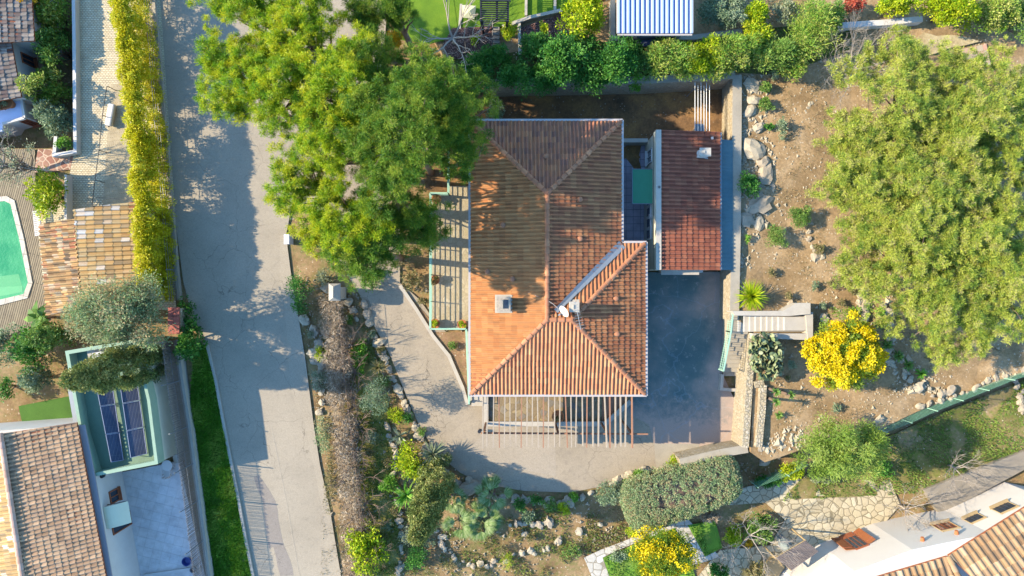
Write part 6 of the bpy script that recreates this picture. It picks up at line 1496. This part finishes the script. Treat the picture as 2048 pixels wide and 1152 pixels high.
S('oleander_bush', 'lower oleander bush beside the bare slope', 1585, 125, 34, 2.2, M_lf_olea, 3000, .18, gz_=NB, rypx=32, aspect=.3)
S('oleander_bush', 'yellow-green oleander behind the row, below the feathery shrub', 1510, 68, 34, 2.2, M_lf_yel, 3000, .18, gz_=NB, rypx=32, aspect=.3)
S('oleander_bush', 'green bush between the large oleander and the red-leaved bush', 1655, 35, 34, 2.2, M_lf_green, 3000, .18, gz_=NB, rypx=32, aspect=.3)
S('evergreen_bush', 'green bush at the west end of the retaining wall', 940, 180, 30, 2.2, M_lf_green, 3000, .18, gz_=NB, rypx=28, aspect=.3)
S('small_shrub', 'small green shrub below the oleanders at the top of the rocks', 1548, 150, 10, .7, M_lf_grey, 500, .1, gz_=2)
S('olive_ball', 'rounded grey-green shrub directly right of the metal-roofed shed', 1420, 22, 32, 2.0, M_lf_grey, 2600, .12, gz_=NB, rypx=26)
S('olive_ball', 'rounded grey-green shrub in front of the two beside the shed', 1452, 38, 34, 2.0, M_lf_grey, 2800, .12, gz_=NB, rypx=22)
S('olive_ball', 'rounded grey-green shrub at the top edge above the other two', 1470, 2, 26, 1.8, M_lf_grey, 1600, .12, gz_=NB)
S('yellow_shrub', 'bright yellow-green feathery shrub near the top edge right of the grey balls', 1512, 28, 26, 1.9, M_lf_yel, 2200, .16, gz_=NB)
S('silver_shrub', 'silvery shrub left of the large light oleander at the top edge', 1565, 20, 22, 1.6, M_lf_olive, 1500, .13, gz_=NB, rypx=24)
S('red_leaved_bush', 'red-leaved bush at the top edge near the white wall', 1707, 12, 20, 1.6, M_red_lf, 1200, .13, gz_=NB, rypx=17)
S('pittosporum_hedge', 'yellow-green bush directly above the white wall at the top right', 1790, 12, 40, 2.4, M_lf_yel, 4200, .14, gz_=NB, rypx=24)
S('pittosporum_hedge', 'large yellow-green bush right of the white wall at the top right', 1895, 20, 62, 3.0, M_lf_yel, 9000, .14, gz_=NB, rypx=44)
S('pittosporum_hedge', 'olive-toned bush at the top right corner above the tiled square', 1985, 25, 48, 2.8, M_lf_olea, 6500, .14, gz_=NB, rypx=44)
S('pittosporum_hedge', 'bush cut by the right edge of the picture at the top corner', 2050, 40, 30, 2.8, M_lf_green, 3500, .14, gz_=NB, rypx=60)
S('golden_ball_bush', 'golden round bush glowing between the pines and the bright lawn', 792, 80, 17, 1.4, M_orange_lf, 3000, .11, gz_=3.2)
S('small_shrub', 'yellow-green shrub beside the garden steps in the gravel bed', 1018, 64, 17, 1.4, M_lf_yel, 1100, .14, gz_=2.1, rypx=24)
S('small_shrub', 'narrow yellow-green shrub in the middle of the right gravel bed', 1088, 60, 9, 1.2, M_lf_yel, 600, .13, gz_=2.1, rypx=18)
S('small_shrub', 'small leafy shrub in the left gravel bed', 950, 80, 10, .7, M_lf_yel, 300, .12, gz_=2.1)
S('grey_shrub', 'grey shrub in the corner of the yard beside the villa roof', 990, 222, 22, 1.6, M_lf_grey, 1500, .13, rypx=24)
bare_tree('bare_tree', 'leafless grey tree spreading over the lawn left of the garden steps', 908, 88, 2.0, 3.2, 2.9, M_bark_pale, n0=6, depth=2, r0=.13, seed=3)
# lower right gardens
bare_tree('bare_tree', 'leafless pale tree beside the corner of the white house', 1795, 1010, 0, 3.0, 2.0, M_bark_pale, n0=8, depth=3, r0=.07, seed=7)
bare_tree('bare_tree', 'small leafless tree on the meadow above the grey path', 1895, 930, 0, 2.4, 1.6, M_bark_pale, n0=5, depth=3, r0=.07, seed=9)
bare_tree('bare_tree', 'leafless tree above the leafy island on the flagged terrace', 1490, 1060, 0, 3.2, 2.3, M_bark_pale, n0=6, depth=3, r0=.07, seed=11)
S('mixed_bush', 'leafy green island bush under the leafless tree on the flagged terrace', 1515, 1055, 34, 1.1, M_lf_green, 2600, .15, rypx=30)
S('mixed_bush', 'yellow-green low bush left of the leafless tree on the flagged terrace', 1468, 1072, 22, .9, M_lf_yel, 1300, .14)
S('orange_shrub', 'small orange-tinged shrub below the leafless tree on the terrace', 1497, 1085, 11, .6, M_orange_lf, 260, .12)
S('mixed_bush', 'dark shrub at the bottom edge on the flagged terrace', 1440, 1143, 26, 1.2, M_lf_deep, 1500, .14, rypx=16)
S('mixed_bush', 'brownish olive bush at the bottom edge left of the trellis canopy', 1510, 1143, 26, 1.6, M_lf_dry, 1900, .13, rypx=20)
S('dry_bush', 'brown wispy bush under the lower side of the clipped hedge', 1420, 1035, 28, .9, M_lf_bark, 900, .25, rypx=10, aspect=.08)
S('low_plants', 'dark climbing plants along the short green fence', 1535, 962, 28, .8, M_lf_deep, 1300, .14, rypx=14)
S('weed_patch', 'clump of weeds at the edge of the southern earth bed', 1265, 1060, 16, .5, M_lf_yel, 500, .12, cat='plant')
S('grey_weed', 'dark silvery plant inside the grass bed left of the mimosa', 1238, 1112, 16, .6, M_lf_grey, 700, .12, cat='plant')
S('weed_patch', 'low green plants at the stone border near the bottom edge', 1145, 1100, 20, .4, M_lf_green, 500, .11, cat='plant')
S('grass_tuft', 'straw-coloured grass tuft on the southern earth bed', 1003, 1098, 12, .6, M_lf_dry, 400, .16, cat='tuft', aspect=.1)
S('grass_tuft', 'yellow-green grass tuft at the stone border near the bottom edge', 1015, 1120, 18, .5, M_lf_yel, 500, .16, cat='tuft', aspect=.1)
S('grass_tuft', 'straw tuft lowest on the southern bed, near the bottom edge', 960, 1142, 16, .5, M_lf_dry, 400, .16, cat='tuft', aspect=.1)
S('mixed_bush', 'dark bushes growing in shade on the meadow beside the round tree', 1765, 935, 24, .9, M_lf_deep, 900, .14)
# yard growth behind the villa and under pines
UP = 'undergrowth beneath the pines'
for q, (x, y) in enumerate(((760, 330), (820, 350), (700, 300), (850, 470), (790, 520), (740, 560), (820, 560), (650, 480))):
    S('undergrowth_bush', 'low green undergrowth bush half hidden beneath the tall pines', x, y, 22, .9, M_lf_green if q % 2 else M_lf_dry, 600, .15, group=UP, cat='bush')

# ================================================================ pots
pot(874, 399, .63, .28, .4, 'terracotta pot at the north-west corner of the west terrace')
pot(871, 560, .63, .28, .4, 'terracotta pot beside the railing, midway along the west terrace')
pot(871, 647, .63, .3, .4, 'terracotta pot in the south-west corner of the west terrace', leafm=M_lf_yel)
pot(925, 648, .63, .28, .4, 'terracotta pot at the south-east corner of the west terrace', leafm=M_lf_yel)
pot(1115, 830, .63, .36, .5, 'large terracotta pot on the stone terrace under the pergola', leafm=M_lf_dry)

# ================================================================ verge grass
def grass_stuff(name, label, polys, dens, h, mt, z, cat='grass', w=.035, sub=None):
    rg = random.Random(len(name)+int(h*100)); vs = []; fs = []; ti = []
    for P in polys:
        xs = [p[0] for p in P]; ys = [p[1] for p in P]; n = int((max(xs)-min(xs))*(max(ys)-min(ys))*dens)
        for _ in range(n):
            x = rg.uniform(min(xs), max(xs)); y = rg.uniform(min(ys), max(ys))
            if not inpoly(x, y, P): continue
            dn = noise.noise(Vector((x*.8, y*.8, 4)))
            if sub is not None and dn < sub: continue
            hh = h*rg.uniform(.5, 1.3)*(1+.8*dn); a = rg.uniform(0, 6.283); dx, dy = math.cos(a)*w, math.sin(a)*w; lx, ly = rg.uniform(-.6, .6)*hh, rg.uniform(-.6, .6)*hh; i_ = len(vs); zz = z(x, y) if callable(z) else z
            vs += [(x-dx, y-dy, zz), (x+dx, y+dy, zz), (x+lx, y+ly, zz+hh)]; fs.append((i_, i_+1, i_+2)); ti += [min(.95, max(.05, .5+dn+rg.uniform(-.25, .25)))]*3
    me = blade_mesh(name, vs, fs, ti, mt); tag(link(name, me, None, origin=(vs[0][0], vs[0][1], 0)), label, cat, None, 'stuff')
grass_stuff('verge_grass', 'long green grass filling the verge between the mesh fence and the road', [VP], 520, .22, M_lf_bright, .06)
grass_stuff('meadow_grass', 'patchy rough grass on the meadow at the lower right', [PXW([(1560, 1000), (1620, 940), (1760, 880), (1860, 835), (2100, 740), (2200, 850), (2040, 905), (1850, 985)]), PXW([(1205, 1116), (1350, 1054), (1385, 1130), (1400, 1200), (1230, 1200)]), PXW([(1375, 1050), (1430, 1040), (1445, 1095), (1410, 1113)])], 160, .12, M_lf_green, .05, sub=-.2)
south_bed = PXW([(880, 1150), (880, 1060), (1010, 1030), (1150, 1010), (1260, 1050), (1250, 1075), (1150, 1120), (1080, 1160)])
grass_stuff('scattered_weeds', 'scattered small weeds over the bare earth of the gardens', [south_bed, PXW([(690, 620), (740, 660), (790, 780), (860, 1150), (740, 1150), (690, 900)])], 120, .12, M_lf_green, -.03, cat='weeds', sub=-.05)
grass_stuff('dry_scrub', 'dry straw-coloured scrub covering the garden beds', [south_bed, PXW([(590, 540), (720, 590), (790, 780), (860, 1150), (640, 1150), (650, 900), (600, 640)]), PXW([(1160, 1000), (1250, 970), (1500, 920), (1560, 940), (1260, 1090), (1160, 1110)])], 90, .16, M_lf_dry, -.04, cat='scrub', sub=-.1, w=.02)
grass_stuff('slope_weeds', 'scattered dry weeds over the rocky slope', [PXW([(1490, 160), (1700, 160), (1640, 450), (1720, 600), (2040, 700), (1600, 880), (1530, 860), (1500, 600)], 2)], 85, .09, M_lf_dry, lambda x, y: hz(x, y)-.01, cat='weeds', sub=-.1, w=.02)

# ================================================================ rocks
def rock_mesh(seed, sub=2):
    bm = bmesh.new(); bmesh.ops.create_icosphere(bm, subdivisions=sub, radius=.5)
    for v in bm.verts:
        c = v.co.copy(); f = 1 + .6*noise.noise(c*2.1+Vector((seed*5, 0, 0))) + .3*noise.noise(c*5+Vector((seed, 3, 0))); v.co = c*f
        v.co.z *= .65; v.co.x = round(v.co.x*4)/4*.5+v.co.x*.5; v.co.y = round(v.co.y*4)/4*.5+v.co.y*.5
    me = bpy.data.meshes.new('rock'); bm.to_mesh(me); bm.free(); me.materials.append(M_rock[seed % 2]); return me
M_rock = [flat('pale_limestone', '#c8b898', k=.5, var=.35, scale=4), flat('grey_limestone', '#c0ae90', k=.48, var=.35, scale=4)]
ROCK = [rock_mesh(k) for k in range(7)]
def rock(px, py, z, size, label, group, name='rock', flatn=1.0, rg=random):
    p = W(px, py, z); o = bpy.data.objects.new(name, rg.choice(ROCK)); COL.objects.link(o)
    o.location = (p.x, p.y, z+size*.1); s = size*rg.uniform(.8, 1.25); o.scale = (s*rg.uniform(.8, 1.4), s*rg.uniform(.7, 1.1), s*flatn*rg.uniform(.6, 1)); o.rotation_euler = (0, 0, rg.uniform(0, 6.28)); tag(o, label, 'rock', group)
def rock_row(pp, z, step, size, spread, label, group):
    rg = random.Random(int(pp[0][0]))
    for a, b in zip(pp[:-1], pp[1:]):
        L = math.hypot(b[0]-a[0], b[1]-a[1]); n = max(1, int(L/step))
        for k in range(n):
            t = (k+rg.random()*.6)/n; rock(a[0]+(b[0]-a[0])*t+rg.uniform(-spread, spread), a[1]+(b[1]-a[1])*t+rg.uniform(-spread, spread), z, size*rg.uniform(.6, 1.4), label, group, rg=rg)
rock_row([(728, 600), (742, 650), (776, 735), (806, 800), (835, 860), (866, 915), (900, 950)], 0, 10, .42, 3, 'stone in the row edging the west side of the driveway', 'stones edging the driveway, west side')
rock_row([(930, 955), (960, 985), (1020, 998), (1090, 1004), (1150, 1000), (1190, 985)], 0, 11, .42, 4, 'stone in the row edging the shaded south side of the driveway', 'stones edging the driveway, south side')
rock_row([(1225, 965), (1262, 948), (1300, 940), (1330, 935)], 0, 8, .45, 4, 'stone in the row between the driveway and the clipped hedge', 'stones above the clipped hedge')
rock_row([(770, 850), (786, 900), (792, 960), (800, 1030), (806, 1090), (800, 1150)], 0, 12, .35, 5, 'stone in the winding row through the garden bed left of the cypress', 'stones in the garden bed')
rock_row([(700, 600), (705, 625), (712, 650)], 0, 9, .35, 5, 'stone below the gate pillar', 'stones by the gate pillar')
rock_row([(612, 630), (625, 650), (632, 690), (640, 740), (640, 800), (645, 825)], 0, 9, .5, 9, 'pale boulder on the narrow bank between the road and the vine hedge', 'boulders between road and vine hedge')
rock_row([(870, 1060), (890, 1100), (920, 1125), (980, 1130), (1040, 1110), (1090, 1095), (1130, 1080)], 0, 12, .32, 5, 'stone in the curved border of the southern earth bed', 'stones around the southern bed')
rock_row([(1020, 1050), (1110, 1046)], 0, 9, .4, 2, 'flat pale stone in the shaded low wall of the southern bed', 'stones in the southern bed wall')
rock_row([(1735, 575), (1722, 605), (1728, 640), (1732, 660)], 2.05, 7, .55, 6, 'pale boulder in the row running down towards the mimosa', 'boulders above the mimosa')
rock_row([(1768, 610), (1774, 650), (1785, 690), (1770, 715), (1800, 745), (1830, 770), (1870, 790), (1900, 785)], 2.05, 9, .42, 7, 'stone in the irregular row right of the mimosa', 'stones right of the mimosa')
rock_row([(1830, 815), (1870, 805), (1930, 785), (1990, 755), (2048, 735)], 2.0, 11, .28, 4, 'small stone in the line along the green fence', 'stones along the green fence')
rock_row([(1515, 900), (1545, 895), (1580, 880), (1600, 868)], 1.9, 6, .38, 5, 'stone in the loose pile at the foot of the slope', 'stones at the foot of the slope')
rock_row([(1620, 455), (1615, 480), (1630, 510), (1645, 510)], 2.05, 9, .28, 3, 'stone in the little ring on the slope', 'ring stones on the slope')
rock_row([(1632, 200), (1618, 208), (1611, 225), (1616, 236), (1628, 240)], 2.05, 6, .17, 1, 'small stone in the curved line on the upper slope', 'curved line of stones')
rock_row([(1478, 500), (1480, 560), (1484, 620)], 2.05, 9, .25, 3, 'small stone at the top of the long retaining wall', 'stones beside the long wall')
rock_row([(2030, 760), (2048, 800), (2040, 830)], .1, 7, .4, 8, 'white stone in the heap on the meadow at the right edge', 'white stones on the meadow')
for k, (x, y, s, lab) in enumerate(((1502, 172, .9, 'pale boulder topmost of the outcrop beside the long wall'), (1506, 200, 1.1, 'pale boulder second from the top of the outcrop'), (1500, 222, .8, 'tilted pale boulder below the second shrub of the outcrop'), (1518, 255, .7, 'narrow boulder above the flat grey slab'), (1508, 300, 1.25, 'large flat grey boulder north of the dark blue-green bush'), (1526, 326, 1.1, 'flat boulder just above the dark blue-green bush'), (1530, 350, 1.0, 'boulder right of the dark blue-green bush'), (1520, 408, 1.2, 'pale boulder south of the dark blue-green bush'), (1492, 440, 1.0, 'boulder against the wall in the lower outcrop'), (1518, 448, 1.0, 'boulder lowest in the outcrop, beside the small tuft'), (1545, 372, .6, 'rounded light boulder east of the outcrop'), (1630, 512, .7, 'pale boulder in the ring of stones'), (1642, 512, .6, 'second pale boulder in the ring of stones'), (1648, 636, .7, 'grey boulder between the stair landing and the mimosa'), (1580, 608, .5, 'boulder on the north parapet of the stairs'), (912, 965, 1.0, 'dark boulder at the driveway bend right of the yucca'), (938, 975, 1.1, 'shaded boulder below the driveway bend'), (893, 915, .8, 'boulder beside the silvery yucca'), (1050, 1068, .5, 'single stone on the open earth of the southern bed'), (1200, 1048, .5, 'pale upright stone west of the clipped hedge'), (1157, 1062, .6, 'flat stone at the east end of the southern bed'), (1560, 905, .9, 'flat boulder below the slope near the green fence'), (1530, 918, 1.0, 'flat boulder near the corner of the courtyard wall'), (655, 575, .8, 'white boulder beside the gate pillar'), (1758, 838, .6, 'lone stone south of the mimosa'), (1835, 775, .9, 'large stone at the end of the irregular row'))):
    rock(x, y, 2.0 if (y < 880 and x > 1400) else 0.0, s*.82, lab, 'boulders', name='boulder')
# small stones: one mass
def pebbles(name, label, polys, dens, z, smin, smax):
    rg = np.random.default_rng(len(name)); V = []; base = np.array([(1, 0, 0), (-.5, .87, 0), (-.5, -.87, 0), (0, 0, .8), (.3, .3, .6)]); fs = []
    for P in polys:
        xs = [p[0] for p in P]; ys = [p[1] for p in P]; n = int((max(xs)-min(xs))*(max(ys)-min(ys))*dens)
        for _ in range(n):
            x = rg.uniform(min(xs), max(xs)); y = rg.uniform(min(ys), max(ys))
            if not inpoly(x, y, P) or noise.noise(Vector((x*.5, y*.5, 8))) < rg.uniform(-.5, .2): continue
            s = rg.uniform(smin, smax)*(1 if rg.random() < .9 else 2); a = rg.uniform(0, 6.28); c, q = math.cos(a)*s, math.sin(a)*s; i_ = len(V); zz = z(x, y) if callable(z) else z
            for (u, v, w) in base[:4]: V.append((x+u*c-v*q*rg.uniform(.7, 1.2), y+u*q+v*c, zz+w*s*.8))
            fs += [(i_, i_+1, i_+3), (i_+1, i_+2, i_+3), (i_+2, i_, i_+3)]
    m = MB(); m.v = V; m.f = fs; m.build(name, M_rock[0], None, label, 'stones', None, 'stuff')
pebbles('scattered_stones', 'small pale stones scattered over the rocky slope', [PXW([(1480, 150), (1980, 60), (2100, 300), (2100, 730), (1620, 890), (1510, 890), (1500, 600), (1480, 600)], 2)], 9, lambda x, y: hz(x, y), .03, .09)
pebbles('wall_rubble', 'broken pale rubble between the long wall and the slope', [PXW([(1482, 150), (1530, 150), (1548, 300), (1550, 380), (1535, 470), (1500, 540), (1482, 540)], 2), PXW([(1500, 880), (1600, 850), (1620, 890), (1530, 920)], 2), PXW([(1745, 560), (1790, 600), (1780, 690), (1900, 770), (1900, 810), (1800, 780), (1740, 700)], 2)], 16, lambda x, y: hz(x, y), .07, .2)
pebbles('garden_stones', 'small pale stones scattered over the garden beds around the driveway', [south_bed, PXW([(590, 540), (720, 590), (790, 780), (860, 900), (960, 1000), (900, 1150), (640, 1150), (650, 900), (600, 640)]), PXW([(1160, 1000), (1250, 970), (1500, 920), (1560, 940), (1260, 1090), (1160, 1110)]), PXW([(800, 570), (860, 640), (900, 720), (934, 800), (940, 660), (860, 560)])], 11, -.05, .03, .1)
pebbles('deck_gravel', 'white gravel strip below the pool deck', [PXW([(-20, 668), (40, 655), (60, 670), (-20, 690)])], 90, -.03, .04, .08)
